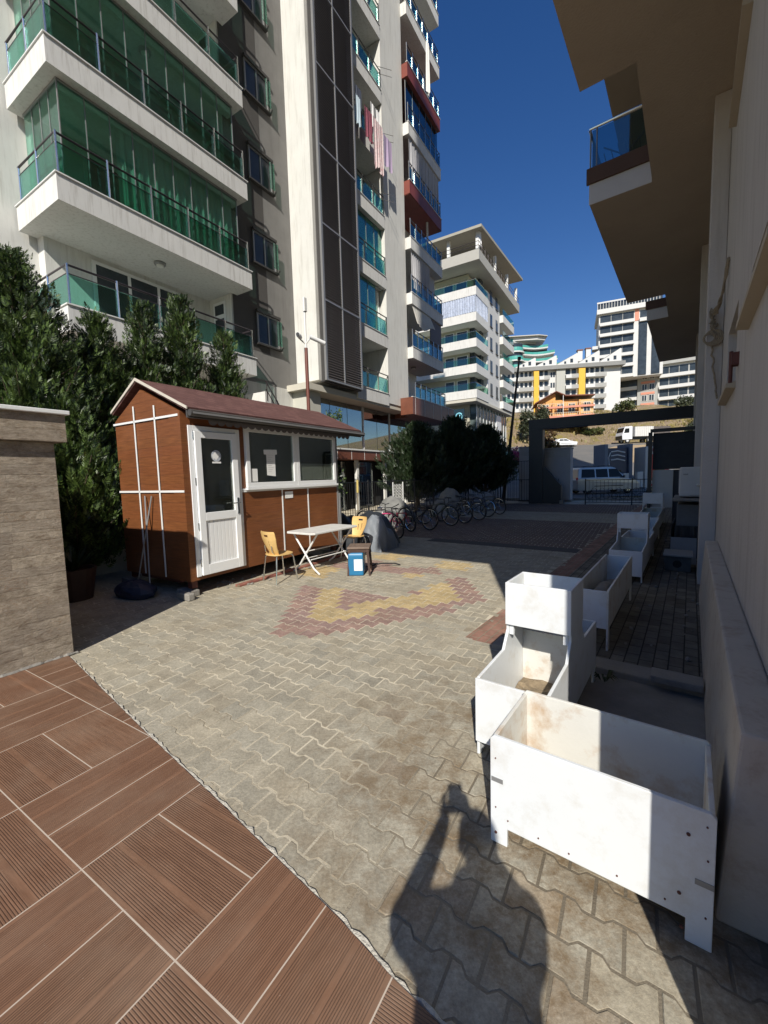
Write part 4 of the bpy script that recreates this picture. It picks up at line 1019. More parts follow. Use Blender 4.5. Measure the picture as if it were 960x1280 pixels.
for px_, py_ in ((3.50,5.42),(6.85,5.45),(3.52,7.0),(6.85,7.0)):
    mb = MB(); mb.box(px_, px_+.14, py_-.05, py_+.30, 0, .09)
    o = mb.build('foundation_block', M['concrete'], None, fr=LF, base=(px_, py_, 0), bevel=.012)
    lab = ['chipped concrete block under the sunlit front corner of the shed','concrete block under the shed end nearest the tarpaulin','concrete block under the shaded back of the shed beside the conifers','concrete block under the back corner of the shed'][i]; i += 1
    meta(o, lab, 'block')
mb = MB(); mb.box(3.36,3.46,5.22,5.50,0,.10); o = mb.build('foundation_block', M['concrete'], None, fr=LF, base=(3.4,5.3,0), bevel=.015); meta(o, 'loose broken concrete piece just in front of the shed corner', 'block')
mb = MB()
for i in range(90): xx = random.uniform(3.9, 7.6); yy = random.uniform(5.1, 5.7)+.05*math.sin(xx*5); s_ = random.uniform(.01,.04); mb.ell((xx, yy, s_*.4), s_, s_*.8, s_*.5, 6, 4, 0, .3)
o = mb.build('rubble', M['concrete'], None, fr=LF); meta(o, 'loose rubble and grit along the foot of the shed', 'rubble', kind='stuff')
mb = MB(); mb.box(4.2,8.2,5.20,5.30,0,.035); o = mb.build('red_edging', m_blocks('edging_red', (.33,.14,.10), (.28,.11,.09), (.2,.15,.1), .2, .1), None, fr=LF, base=(6,5.25,0), bevel=.006); meta(o, 'low red kerb edging in front of the shed', 'edging')
# broom sticks on the gable
for i, (y0, y1, l) in enumerate(((6.36,6.05,'thin pole leaning left against the shaded gable of the shed'),(6.18,6.42,'thin pole leaning right, crossing the other on the shaded shed gable'))):
    mb = MB(); mb.cyl((3.30, y1, .02), (3.50, y0, 1.45), .011, 8); o = mb.build('pole', M['alu'], None, fr=LF, base=(3.3,y1,0)); meta(o, l, 'pole')
# ------------------------------------------------------------------ table, chairs, stool, canister
def chair(label, u, y, az):
    fr = LF; t = thing('cafe_chair', label, 'chair', fr, (u, y, 0), 'birch plywood chairs at the white table', rz=az); BASE[t.name] = Vector((0,0,0))
    # local: x forward of the sitter, y left
    vs = []; n = 16
    mb = MB(); ring = []
    for i in range(28):
        a = 2*math.pi*i/28; x = .205*math.copysign(abs(math.cos(a))**.75, math.cos(a)); yy = .195*math.copysign(abs(math.sin(a))**.8, math.sin(a)); ring.append((x, yy))
    rows = [(1.0, .0), (.97, .011), (.6, .004), (.2, .0)]
    mb.add([(x, yy, .442) for x, yy in ring]+[(x*f, yy*f, .455-(.012 if f < .9 else 0)*(1-f)) for f, _ in rows for x, yy in ring],
           [tuple(reversed(range(28)))]+[(r*28+i, r*28+(i+1) % 28, (r+1)*28+(i+1) % 28, (r+1)*28+i) for r in range(4) for i in range(28)]+[tuple(4*28+i for i in range(28))])
    mb.build('seat', M['chair'], t)
    # backrest: curved ply, with hand slot and two slits (faces left out)
    nx, nz = 20, 22; th = .011; W = lambda q: .115+.085*min(1, q*1.5)**.8-(.02 if q > .93 else 0)*((q-.93)/.07)
    def P(i, j, o_):
        q = j/nz; s_ = (i/nx-.5)*2; yy = s_*W(q); x = -.17-.07*q+.045*s_*s_+.05*(1-q)**3+o_; return (x, yy, .45+.38*q)
    hole = lambda i, j: (17 <= j <= 18 and 7 <= i <= 12) or (6 <= j <= 13 and i in (7, 12) and not (i == 7 and j > 12))
    bm_ = MB(); vs = [P(i, j, o_) for o_ in (0, -th) for j in range(nz+1) for i in range(nx+1)]; S_ = (nx+1)*(nz+1); fs = []
    idx = lambda i, j, l=0: l*S_+j*(nx+1)+i
    solid = lambda i, j: 0 <= i < nx and 0 <= j < nz and not hole(i, j)
    for j in range(nz):
        for i in range(nx):
            if not solid(i, j): continue
            fs.append((idx(i,j), idx(i+1,j), idx(i+1,j+1), idx(i,j+1))); fs.append((idx(i,j,1), idx(i,j+1,1), idx(i+1,j+1,1), idx(i+1,j,1)))
            for (di, dj, p, q) in ((-1,0,(i,j),(i,j+1)),(1,0,(i+1,j+1),(i+1,j)),(0,-1,(i+1,j),(i,j)),(0,1,(i,j+1),(i+1,j+1))):
                if not solid(i+di, j+dj): fs.append((idx(*p), idx(*q), idx(*q, 1), idx(*p, 1)))
    bm_.add(vs, fs); bm_.build('backrest', M['chair'], t)
    for sx, sy in ((1,1),(1,-1),(-1,1),(-1,-1)):
        l = MB(); top = (.13*sx, .145*sy, .44); l.tube([top, (.155*sx, .165*sy, .40), (.20*sx, .195*sy, .0)], .011, 8); l.build('leg', M['steel'], t)
    l = MB(); l.tube([(.13,-.145,.432),(.13,.145,.432)], .010, 6); l.tube([(-.13,-.145,.432),(-.13,.145,.432)], .010, 6)
    for sy in (1,-1): l.tube([(-.13,.10*sy,.43),(-.185,.10*sy,.50),(-.20,.10*sy,.60)], .009, 6)
    l.build('under_frame', M['steel'], t); return t
chair('nearer birch plywood chair, left of the white table and by the shed door', 4.80, 4.93, R(-12))
chair('farther birch plywood chair, right of the white table beside the tarpaulin', 6.85, 4.90, R(172))
t = thing('folding_table', 'white folding table with crossed steel legs standing in front of the shed', 'table', LF, (5.84, 4.85, 0), rz=R(-3)); BASE[t.name] = Vector((0,0,0))
mb = MB(); L_, W_ = .62, .335; c_ = .05
mb.prism([(-L_+c_,-W_),(L_-c_,-W_),(L_,-W_+c_),(L_,W_-c_),(L_-c_,W_),(-L_+c_,W_),(-L_,W_-c_),(-L_,-W_+c_)], 'z', .70, .735); mb.build('tabletop', M['tabletop'], t, bevel=.008)
for x in (-.47, .47):
    for s_ in (1, -1):
        l = MB(); l.tube([(x+.02*s_, -.27*s_, .70), (x+.02*s_, .20*s_, .10), (x+.02*s_, .33*s_, .012)], .016, 8); l.build('leg', M['white'], t)
l = MB()
for yy, zz in ((.10,.23),(-.12,.245),(0,.38)): l.cyl((-.47,yy,zz),(.47,yy,zz),.010,8)
l.build('stretcher', M['white'], t)
t = thing('stool', 'small dark wooden stool standing over a blue canister', 'stool', LF, (5.78, 4.02, 0), rz=R(28)); BASE[t.name] = Vector((0,0,0)); t.scale = (1.25,1.25,1.3)
dw = pmat('dark_worn_wood', (.055,.028,.02), .6, .4, 10)
MB().box(-.17,.17,-.15,.15,.345,.37).build('seat', pmat('worn_seat_top', (.17,.12,.09), .6, .25, 8), t, bevel=.006)
for sx in (1,-1):
    for sy in (1,-1): l = MB(); l.hexa([(.165*sx-.012,.145*sy-.012,0),(.165*sx+.012,.145*sy-.012,0),(.165*sx+.012,.145*sy+.012,0),(.165*sx-.012,.145*sy+.012,0)], [(.14*sx-.016,.12*sy-.016,.345),(.14*sx+.016,.12*sy-.016,.345),(.14*sx+.016,.12*sy+.016,.345),(.14*sx-.016,.12*sy+.016,.345)]); l.build('leg', dw, t)
MB().box(-.15,.15,-.142,-.125,.30,.344).box(-.15,.15,.125,.142,.30,.344).box(-.155,-.138,-.12,.12,.30,.344).box(.138,.155,-.12,.12,.30,.344).build('apron', dw, t)
t = thing('canister', 'blue plastic canister with red cap and white label under the dark stool', 'canister', LF, (5.73, 4.05, 0), rz=R(28)); BASE[t.name] = Vector((0,0,0)); t.scale = (1.5,1.35,1.48)
MB().prism([(-.125,.0),(.125,.0),(.125,.24),(.09,.28),(-.09,.28),(-.125,.24)], 'y', -.095, .095).build('body', M['blue'], t, bevel=.015)
MB().cyl((-.06,0,.275),(-.06,0,.315),.028,14).build('cap', M['red'], t)
h = MB(); h.tube([(.07,0,.275),(.06,0,.315),(-.0,0,.315),(-.02,0,.275)], .012, 8); h.build('handle', M['blue'], t)
MB().box(-.128,-.1262,-.085,.02,.06,.19).build('label', M['paper'], t)
o = thing('tap_hose', 'black bent hose end lying on the paving beside the stool', 'hose', LF, (6.4,3.8,0)); mb = MB(); mb.tube([(6.1,4.15,.02),(6.35,3.95,.06),(6.5,3.75,.05),(6.58,3.68,.012)], .014, 7); mb.build('hose', M['rubber'], o)
o = MB(); o.add([(6.0,3.0,.004),(6.01,3.0,.004),(6.01,3.01,.004)], [(0,1,2)])
# ------------------------------------------------------------------ stone wall, low back wall
t = thing('stone_wall', 'stone-clad boundary wall with white coping at the left edge of the terrace', 'wall', LF, (0, 4.9, 0))
SW = m_stonewall()
MB().box(-5, 1.76, 4.66, 5.02, -.05, 2.05).build('wall', SW, t)
MB().box(1.40, 1.758, 5.022, 8.2, -.05, 2.05).build('return_wall', SW, t); MB().box(1.34, 1.838, 5.092, 8.2, 2.052, 2.30).build('return_band', SW, t); MB().box(1.30, 1.868, 5.132, 8.2, 2.302, 2.338).build('return_coping', M['white'], t)
MB().box(-5, 1.84, 4.59, 5.09, 2.052, 2.30).build('upper_band', SW, t)
MB().box(-5, 1.87, 4.55, 5.13, 2.302, 2.34).build('coping', M['white'], t, bevel=.006)
mb = MB()
x = -1.0
pts = []
while x < 1.8: pts.append((x, 4.655+random.uniform(-.006,.0), .012+random.uniform(0,.006))); x += .03
mb.tube(pts, [random.uniform(.008,.02) for _ in pts], 6); mb.build('mortar_fillet', M['concrete'], t)
t = thing('curved_wall', 'low cream garden wall with a sloping dark top behind the shed', 'wall', LF, (3.5, 8.4, 0))
poly = [(2.2,0),(7.2,0),(7.2,1.25)]+[(7.2-.5*i, 1.25-.012*i*i) for i in range(1, 11)]
mb = MB(); mb.prism(poly, 'y', 8.3, 8.5); mb.build('wall', pmat('shaded_cream', (.45,.42,.33), .9, .1), t)
mb = MB(); mb.tube([(p[0], 8.4, p[1]) for p in poly[2:]], .03, 6); mb.build('coping', M['charcoal'], t)
o = MB().box(-2, 11, 10.9, 11.0, 0, .9).build('garden_fence_wall', M['white'], None, fr=LF, base=(4,10.95,0)); meta(o, 'white rendered garden wall glimpsed through the conifers', 'wall')
for (x, y_, r_, h_, lab) in ((2.7,6.9,.28,.45,'dark brown plant tub in the shade left of the shed'),(3.0,7.6,.22,.35,'small dark plant pot behind the brown tub')):
    t = thing('plant_tub', lab, 'plant pot', LF, (x, y_, 0)); MB().lathe([(r_*.75,0),(r_,h_),(r_*.9,h_),(r_*.85,h_-.05),(.01,h_-.05)], 18, (x, y_, 0)).build('tub', pmat('brown_tub', (.055,.03,.022), .6, .2), t)
    mb = MB()
    for i in range(60):
        a = random.uniform(0, 6.28); l = random.uniform(.2,.5); d = Vector((math.cos(a), math.sin(a), random.uniform(.5,1.6))).normalized(); s_ = Vector((-d.y, d.x, 0))*.03; b0 = Vector((x, y_, h_-.05))
        mb.add([b0, b0+d*l*.6-s_, b0+d*l, b0+d*l*.6+s_], [(0,1,2,3)])
    mb.build('leaves', M['leafB'], t)
t = thing('bin_bags', 'dark blue-black covered heap on the ground at the shaded shed gable', 'tarpaulin', LF, (3.1,6.2,0)); mb = MB(); mb.ell((3.2,6.25,.08), .22,.4,.15, 18, 10, 0, .06); mb.build('heap', pmat('navy_tarp', (.02,.03,.06), .5, .3), t)
# ------------------------------------------------------------------ camera mast behind the shed
t = thing('camera_mast', 'brown and white mast with two security cameras rising behind the shed roof', 'camera pole', LF, (8.45, 7.35, 0))
MB().cyl((8.45,7.35,0),(8.45,7.35,5.0),.045,10).build('lower_pole', pmat('brown_pole', (.16,.05,.035), .5, .1), t)
MB().cyl((8.45,7.35,5.0),(8.45,7.35,6.0),.028,10).build('upper_pole', M['white'], t)
MB().box(8.40,8.50,7.30,7.36,5.9,6.25).build('antenna', M['white'], t, bevel=.01)
for p, q in (((8.5,7.25,5.28),(8.85,7.05,5.16)),((8.30,7.4,5.24),(8.05,7.25,5.22))):
    mb = MB(); mb.cyl(p, q, .055, 12); c = mb.build('security_camera', M['upvc'], t)
    d = (Vector(q)-Vector(p)).normalized(); MB().cyl(Vector(q)+d*.001, Vector(q)+d*.012, .045, 12).build('lens', M['blackp'], c)
    MB().cyl((8.45,7.35,5.1), Vector(p)-Vector((0,0,.05)), .018, 6).build('bracket', M['white'], c)
# ------------------------------------------------------------------ tarpaulin-covered motorbike / bicycles
def lump(name, label, cat, cx_, cy_, rx, ry, h, mat, seed, rz=0):
    random.seed(seed); nx, ny = 46, 28; vs = []; sx = seed*1.7
    for i in range(nx+1):
        for j in range(ny+1):
            a = i/nx*2-1; b = j/ny*2-1
            ra = max(0, 1-abs(a)**2.6)**.42; rb = max(0, 1-abs(b)**2.6)**.42
            crest = .70+.16*math.cos(a*3.0+sx)+.10*math.cos(a*6.1+sx*2)
            fold = .030*math.sin(b*10+a*4+sx)*(1-rb*.5)+.022*math.sin(a*13+b*3+sx*3)+.012*math.sin(a*27-b*9)
            z = h*(crest*rb*ra+fold*rb*ra)
            fl = 1+.05*math.sin(a*11+sx)*(1-rb)
            vs.append((cx_+rx*a*(1+.03*math.sin(b*6)), cy_+ry*b*fl+.02*math.sin(a*9+sx), max(.003, z)))
    mb = MB(); mb.add(vs, [(i*(ny+1)+j, (i+1)*(ny+1)+j, (i+1)*(ny+1)+j+1, i*(ny+1)+j+1) for i in range(nx) for j in range(ny)])
    o = mb.build(name, mat, None, fr=LF, base=(cx_, cy_, 0), smooth=True); meta(o, label, cat); return o
lump('covered_motorbike', 'dark crumpled tarpaulin over a motorbike, nearest the table', 'tarpaulin', 8.15, 5.45, .8, .5, .86, M['bag'], 3)
lump('covered_motorbike', 'pale silver tarpaulin bundle catching the sun beside the farther chair', 'tarpaulin', 7.95, 5.0, .42, .32, .84, M['silver'], 8)
lump('covered_motorbike', 'black tarpaulin heap between the shed end and the pink bicycle', 'tarpaulin', 8.55, 6.4, .75, .6, 1.02, M['bag'], 5)
lump('covered_motorbike', 'grey rounded cover behind the pink bicycle, in front of the railing', 'tarpaulin', 12.6, 7.3, .95, .6, .95, pmat('grey_cover', (.18,.18,.17), .8, .15, 5, .5, 12), 11)
lump('covered_motorbike', 'beige rounded cover under the dark trees, middle of the bicycle row', 'tarpaulin', 15.9, 6.6, .8, .5, 1.15, pmat('beige_cover', (.26,.24,.2), .8, .15, 5, .5, 12), 14)
lump('covered_motorbike', 'pale grey cover at the far end of the bicycle row', 'tarpaulin', 18.2, 5.9, .7, .45, 1.05, pmat('pale_cover', (.25,.26,.26), .8, .15, 5, .5, 12), 17)
# ------------------------------------------------------------------ bicycles
def bicycle(label, u, y, rz, col, wheel=.33, lean=.08, seatc=None):
    t = thing('bicycle', label, 'bicycle', LF, (u, y, 0), 'bicycles parked in a row along the railing', rz=rz); BASE[t.name] = Vector((0,0,0))
    s = wheel/.33; t.rotation_euler[0] = lean; wb = .52*s
    fm = pmat('bike_paint_%s' % label[:14].replace(' ', '_'), col, .3, .1)
    for x in (-wb, wb):
        mb = MB(); mb.torus((x,0,wheel), wheel-.02, .022, 'y', 30, 7); w = mb.build('wheel', M['rubber'], t)
        mb = MB(); mb.torus((x,0,wheel), wheel-.045, .010, 'y', 30, 5); mb.cyl((x,-.03,wheel),(x,.03,wheel),.02,10)
        for i in range(14):
            a = math.pi*2*i/14; mb.cyl((x,.012*(-1)**i,wheel),(x+(wheel-.05)*math.cos(a),0,wheel+(wheel-.05)*math.sin(a)),.0022,4)
        mb.build('rim', M['steel'], w)
    bb = (-.08*s,0,.28*s); st_ = (-.20*s,0,.66*s); hd_ = (.36*s,0,.70*s); hb = (.38*s,0,.60*s)
    mb = MB()
    for p, q, r_ in ((bb,st_,.017),(st_,hd_,.018),(bb,hb,.021),(hd_,hb,.02),(bb,(-wb,0,wheel),.011),((-.18*s,0,.62*s),(-wb,0,wheel),.010)): mb.cyl(p, q, r_, 8)
    mb.build('frame', fm, t)
    mb = MB()
    for sy in (.035,-.035): mb.tube([(.39*s,sy,.57*s),(.44*s,sy,.45*s),(wb,sy,wheel)], .012, 6)
    mb.build('fork', fm, t)
    mb = MB(); mb.cyl(hd_,(.34*s,0,.86*s),.013,8); mb.tube([(.28*s,-.28,.92*s),(.34*s,-.16,.90*s),(.36*s,0,.87*s),(.34*s,.16,.90*s),(.28*s,.28,.92*s)], .012, 6); mb.build('handlebar', M['blackp'], t)
    mb = MB(); mb.cyl(st_,(-.24*s,0,.82*s),.013,8); mb.prism([(-.36*s,-.065),(-.30*s,-.075),(-.12*s,-.02),(-.10*s,0),(-.12*s,.02),(-.30*s,.075),(-.36*s,.065)], 'z', .82*s, .86*s); mb.build('saddle', seatc or M['blackp'], t, bevel=.008)
    mb = MB(); mb.torus((bb[0],.03,bb[2]), .085*s, .006, 'y', 20, 4); mb.cyl((bb[0],.05,bb[2]),(bb[0]+.12*s,.06,bb[2]-.11*s),.009,5); mb.cyl((bb[0],-.05,bb[2]),(bb[0]-.12*s,-.06,bb[2]+.11*s),.009,5); mb.box(bb[0]+.08*s,bb[0]+.16*s,.06,.13,bb[2]-.125*s,bb[2]-.105*s); mb.box(bb[0]-.16*s,bb[0]-.08*s,-.13,-.06,bb[2]+.105*s,bb[2]+.125*s); mb.build('crankset', M['blackp'], t)
    mb = MB(); mb.torus((wb,0,wheel), wheel+.03, .008, 'y', 16, 4, 0, R(25), R(150)); mb.torus((-wb,0,wheel), wheel+.03, .008, 'y', 16, 4, 0, R(30), R(170)); each(mb, 'mudguard', M['blackp'], t)
    return t
bk = [('small pink bicycle with a white saddle, sunlit, nearest in the row', 9.7, 5.75, R(-118), (.80,.08,.25), .31, M['white']),
      ('black bicycle tangled behind the pink one', 10.5, 6.7, R(-95), (.02,.02,.02), .31, None),
      ('small red bicycle just right of the pink one, in the shade', 10.9, 6.0, R(-112), (.45,.02,.06), .26, None),
      ('dark bicycle with its front wheel turned to the yard, right of the red one', 11.35, 5.75, R(-105), (.03,.03,.035), .33, None),
      ('dark green bicycle in the middle of the shaded row', 12.5, 5.55, R(-100), (.02,.04,.03), .33, None),
      ('grey mountain bicycle with pale rims in the shaded row', 13.3, 5.35, R(-108), (.15,.15,.16), .33, None),
      ('black bicycle with wide handlebars, third from the far end', 14.3, 5.2, R(-104), (.02,.02,.02), .33, None),
      ('dark blue bicycle, second from the far end of the row', 15.4, 5.25, R(-100), (.02,.03,.08), .33, None),
      ('black bicycle with a silver mudguard at the far end of the row', 16.6, 5.1, R(-110), (.02,.02,.02), .34, None)]
for i, (l, u_, y_, a_, c_, w_, s_) in enumerate(bk): bicycle(l, u_, y_, a_, c_, w_, .12*(-1)**i, s_)
# yellow-handled shovel stuck in the heap
t = thing('shovel', 'yellow-handled shovel standing upright behind the tarpaulins', 'shovel', LF, (10.9, 7.6, 0)); MB().cyl((10.9,7.6,0),(10.85,7.55,1.15),.016,8).build('shaft', M['rope'], t); MB().cyl((10.85,7.55,1.15),(10.83,7.53,1.55),.035,8).build('grip', pmat('yellow_grip', (.62,.48,.16), .5, .05), t)
# ------------------------------------------------------------------ railing in front of the tower
def railing(name, label, pts, h, step=.12, fr=LF, mat=None, panel=True, rails=2, cat='railing'):
    t = thing(name, label, cat, fr, pts[0]+(0,)); mat = mat or M['black']
    mb = MB()
    for zz in ([.12, h] if rails == 2 else [.12, h*.5, h]): mb.tube([(p[0], p[1], zz) for p in pts], .018, 6)
    mb.build('rail', mat, t)
    b = MB(); ps = MB()
    for a, c in zip(pts, pts[1:]):
        a = Vector(a); c = Vector(c); L = (c-a).length; n = max(1, int(L/step))
        for i in range(n+1):
            p = a+(c-a)*i/n
            if i % 12 == 0: ps.box(p.x-.025, p.x+.025, p.y-.025, p.y+.025, 0, h+.08)
            else: b.box(p.x-.007, p.x+.007, p.y-.007, p.y+.007, .12, h)
    b.build('bars', mat, t); each(ps, 'post', mat, t); return t
rg = railing('railing', 'black steel railing with thin bars behind the parked bicycles', [(11.3,8.6),(20.2,7.2)], 1.45)
mb = MB()
for i in range(6):
    for j in range(8):
        a, c = .10*i, .115*j; x = 14.1+a; yy = 8.16-.157*a-.03
        mb.tube([(x,yy,.45+c),(x+.05,yy,.51+c),(x+.10,yy,.45+c),(x+.05,yy,.39+c),(x,yy,.45+c)], .008, 4)
mb.box(14.08,14.12,8.10,8.13,.38,1.40).box(14.70,14.74,8.0,8.03,.38,1.40); mb.build('lattice_panel', M['white'], rg)
# ------------------------------------------------------------------ gate frame (frame LF: y runs left)
GX = 22.5
t = thing('gate_frame', 'black steel gateway frame with a long beam spanning the courtyard exit', 'gate', LF, (GX, 4.4, 0))
mb = MB(); mb.box(GX, GX+.55, 4.08, 4.76, 0, 3.82); mb.build('post', M['black'], t)
mb = MB(); mb.box(GX, GX+.55, -3.4, 4.76, 3.822, 4.32); mb.build('beam', M['black'], t)
mb = MB(); mb.prism([(3.2,0),(4.079,0),(4.079,1.95),(3.2,.95)], 'x', GX+.05, GX+.45); mb.build('wing_panel', M['black'], t)
mb = MB(); mb.box(GX, GX+.55, -3.4, -2.9, 0, 3.82); mb.build('post', M['black'], t)
mb = MB(); mb.box(GX-.1, GX+.1, 3.05, 3.25, 0, .18); o = mb.build('kerb_stone', M['concrete'], None, fr=LF, base=(GX, 3.15, 0), bevel=.01); meta(o, 'small concrete stone at the foot of the gateway wing', 'block')
railing('railing', 'black fence railing left of the gateway between bushes and post', [(22.8,4.8),(22.4,7.6)], 1.25)
railing('railing', 'taller black fence railing left of the gateway, behind the lower one', [(23.4,4.9),(23.2,8.6)], 2.25, .14)
# sliding gate with scrollwork
gt = railing('sliding_gate', 'low black wrought-iron sliding gate with scroll pattern across the exit', [(22.2,2.05),(22.3,-2.3)], 1.18, .16, cat='gate')
mb = MB()
for i in range(12):
    yy = 1.85-.345*i; mb.torus((22.22,yy,.42), .13, .010, 'x', 16, 4); mb.torus((22.22,yy-.17,.70), .10, .008, 'x', 14, 4)
mb.cyl((22.2,2.05,.62),(22.3,-2.3,.62),.012,6); mb.build('scrollwork', M['black'], gt)
# electrical cabinets
for (u, y0, y1, h, lab) in ((24.0,2.95,4.30,2.85,'tall pale grey electrical cabinet right of the gateway post'),(24.0,4.9,5.6,3.0,'narrow pale cabinet left of the gateway post')):
    t = thing('electrical_cabinet', lab, 'cabinet', LF, (u, (y0+y1)/2, 0)); cm = pmat('cabinet_grey', (.40,.40,.42), .6, .05)
    MB().box(u, u+1.0, y0, y1, .1, h).build('cabinet_body', cm, t, bevel=.015); MB().box(u-.04, u+1.04, y0-.04, y1+.04, h+.001, h+.06).build('cabinet_roof', cm, t); MB().box(u-.05, u+1.05, y0-.05, y1+.05, 0, .099).build('plinth', M['concrete'], t)
    n = 2 if y1-y0 > 1 else 1
    for i in range(n):
        a = y0+(y1-y0)*i/n; b = y0+(y1-y0)*(i+1)/n
        d = MB().box(u-.012, u-.002, a+.04, b-.04, .2, h-.1).build('cabinet_door', cm, t)
        mb = MB()
        for k in range(9): mb.box(u-.02, u-.013, a+.14, b-.14, h-.45+.035*k, h-.435+.035*k)
        mb.build('vent_slats', M['alu'], d); MB().box(u-.03, u-.013, b-.12, b-.09, 1.1, 1.25).build('latch', M['blackp'], d)
t = thing('bougainvillea', 'bush of magenta blossoms beyond the cabinets left of the gateway', 'bush', WF, (10.0, 30.5, 0)); 
def leaves(mb, c, r, n, size, flat=.6):
    for i in range(n):
        d = Vector((random.gauss(0,1), random.gauss(0,1), random.gauss(0,1)*flat)).normalized()*(random.random()**.45)
        p = Vector((c[0]+d.x*r[0], c[1]+d.y*r[1], c[2]+d.z*r[2])); a = Vector((random.gauss(0,1), random.gauss(0,1), random.gauss(0,1))).normalized(); b = a.cross(Vector((random.gauss(0,1), random.gauss(0,1), random.gauss(0,1)))).normalized(); s_ = size*random.uniform(.6,1.3)
        mb.add([p-a*s_, p-b*s_*.5, p+a*s_, p+b*s_*.5], [(0,1,2,3)])
mb = MB(); leaves(mb, (10.2,30.5,3.0), (1.2,.8,.7), 900, .08); mb.build('blossom', M['flower'], t)
mb = MB(); leaves(mb, (10.2,30.8,2.4), (1.5,.8,1.2), 1500, .09); mb.build('foliage', M['leafC'], t); MB().cyl((10.2,30.8,0),(10.2,30.8,2.2),.06,6).build('stem', M['tree_bark'], t)
# leaning black pole
t = thing('leaning_pole', 'thin black pole leaning right in front of the terraced apartment house', 'pole', LF, (23, 6.1, 0)); MB().tube([(23,6.25,0),(23,5.9,2.76),(23,5.37,7.55)], [.10,.085,.05], 8).build('shaft', M['black'], t); MB().cyl((23,5.37,7.55),(23,5.36,7.7),.09,8).build('cap', M['black'], t)
for (x, y_, z_, m_, lab) in ((8.75,26.4,2.9,'lamp','white globe lamp on a post beside the left cabinet'),(7.9,26.6,2.7,'teal','pale green globe lamp left of the cabinets')):
    t = thing('globe_lamp', lab, 'lamp', WF, (x, y_, 0)); MB().cyl((x,y_,0),(x,y_,z_),.035,8).build('lamp_post', M['ltgrey'], t); mb = MB(); mb.ell((x,y_,z_+.14),.17,.17,.17,14,9); mb.build('globe', M['lamp'] if m_ == 'lamp' else pmat('mint_globe', (.35,.62,.5), .4, .05), t, smooth=True)
# blue parked scooter shapes behind the railing -> one small covered scooter
# ------------------------------------------------------------------ vehicles
def wheel(mb_parent, x, y, r, w, rim=M['steel'], name='wheel'):
    mb = MB(); mb.torus((x,y,r), r-w*.45, w*.5, 'y', 26, 8); o = mb.build(name, M['rubber'], mb_parent, smooth=True)
    mb = MB(); mb.cyl((x,y-w*.32,r),(x,y+w*.32,r),r*.66,18); rm = mb.build('rim', rim, o)
    mb = MB()
    for k in range(5):
        a = 2*math.pi*k/5; mb.box(x+r*.35*math.cos(a)-.03,x+r*.35*math.cos(a)+.03,y-w*.36,y+w*.36,r+r*.35*math.sin(a)-.05,r+r*.35*math.sin(a)+.05)
    mb.build('rim_holes', M['blackp'], o); return o
def loft_body(prof, half, n_in=.0):
    """prof: list of (x, z, halfwidth) outline points (closed); makes a body with rounded flanks"""
    mb = MB(); n = len(prof); rows = []
    for s_, f in ((-1, .90), (-1, 1.0), (1, 1.0), (1, .90)):
        cx = sum(p[0] for p in prof)/n; cz = sum(p[1] for p in prof)/n
        rows.append([(p[0] if f == 1 else cx+(p[0]-cx)*.985, s_*p[2]*(1 if f == 1 else 1.0)-(0 if f == 1 else 0), p[1] if f == 1 else cz+(p[1]-cz)*.97) for p in prof])
    # order: left inset cap, left rim, right rim, right inset cap
    for i, r in enumerate(rows):
        if i in (0, 3): rows[i] = [(p[0], p[1]*1.03, p[2]) for p in r]
    vs = sum(rows, []); fs = [tuple(range(n))[::1], tuple(reversed(range(3*n, 4*n)))]
    for k in range(3):
        for i in range(n): fs.append((k*n+i, (k+1)*n+i, (k+1)*n+(i+1) % n, k*n+(i+1) % n))
    mb.add(vs, fs); return mb
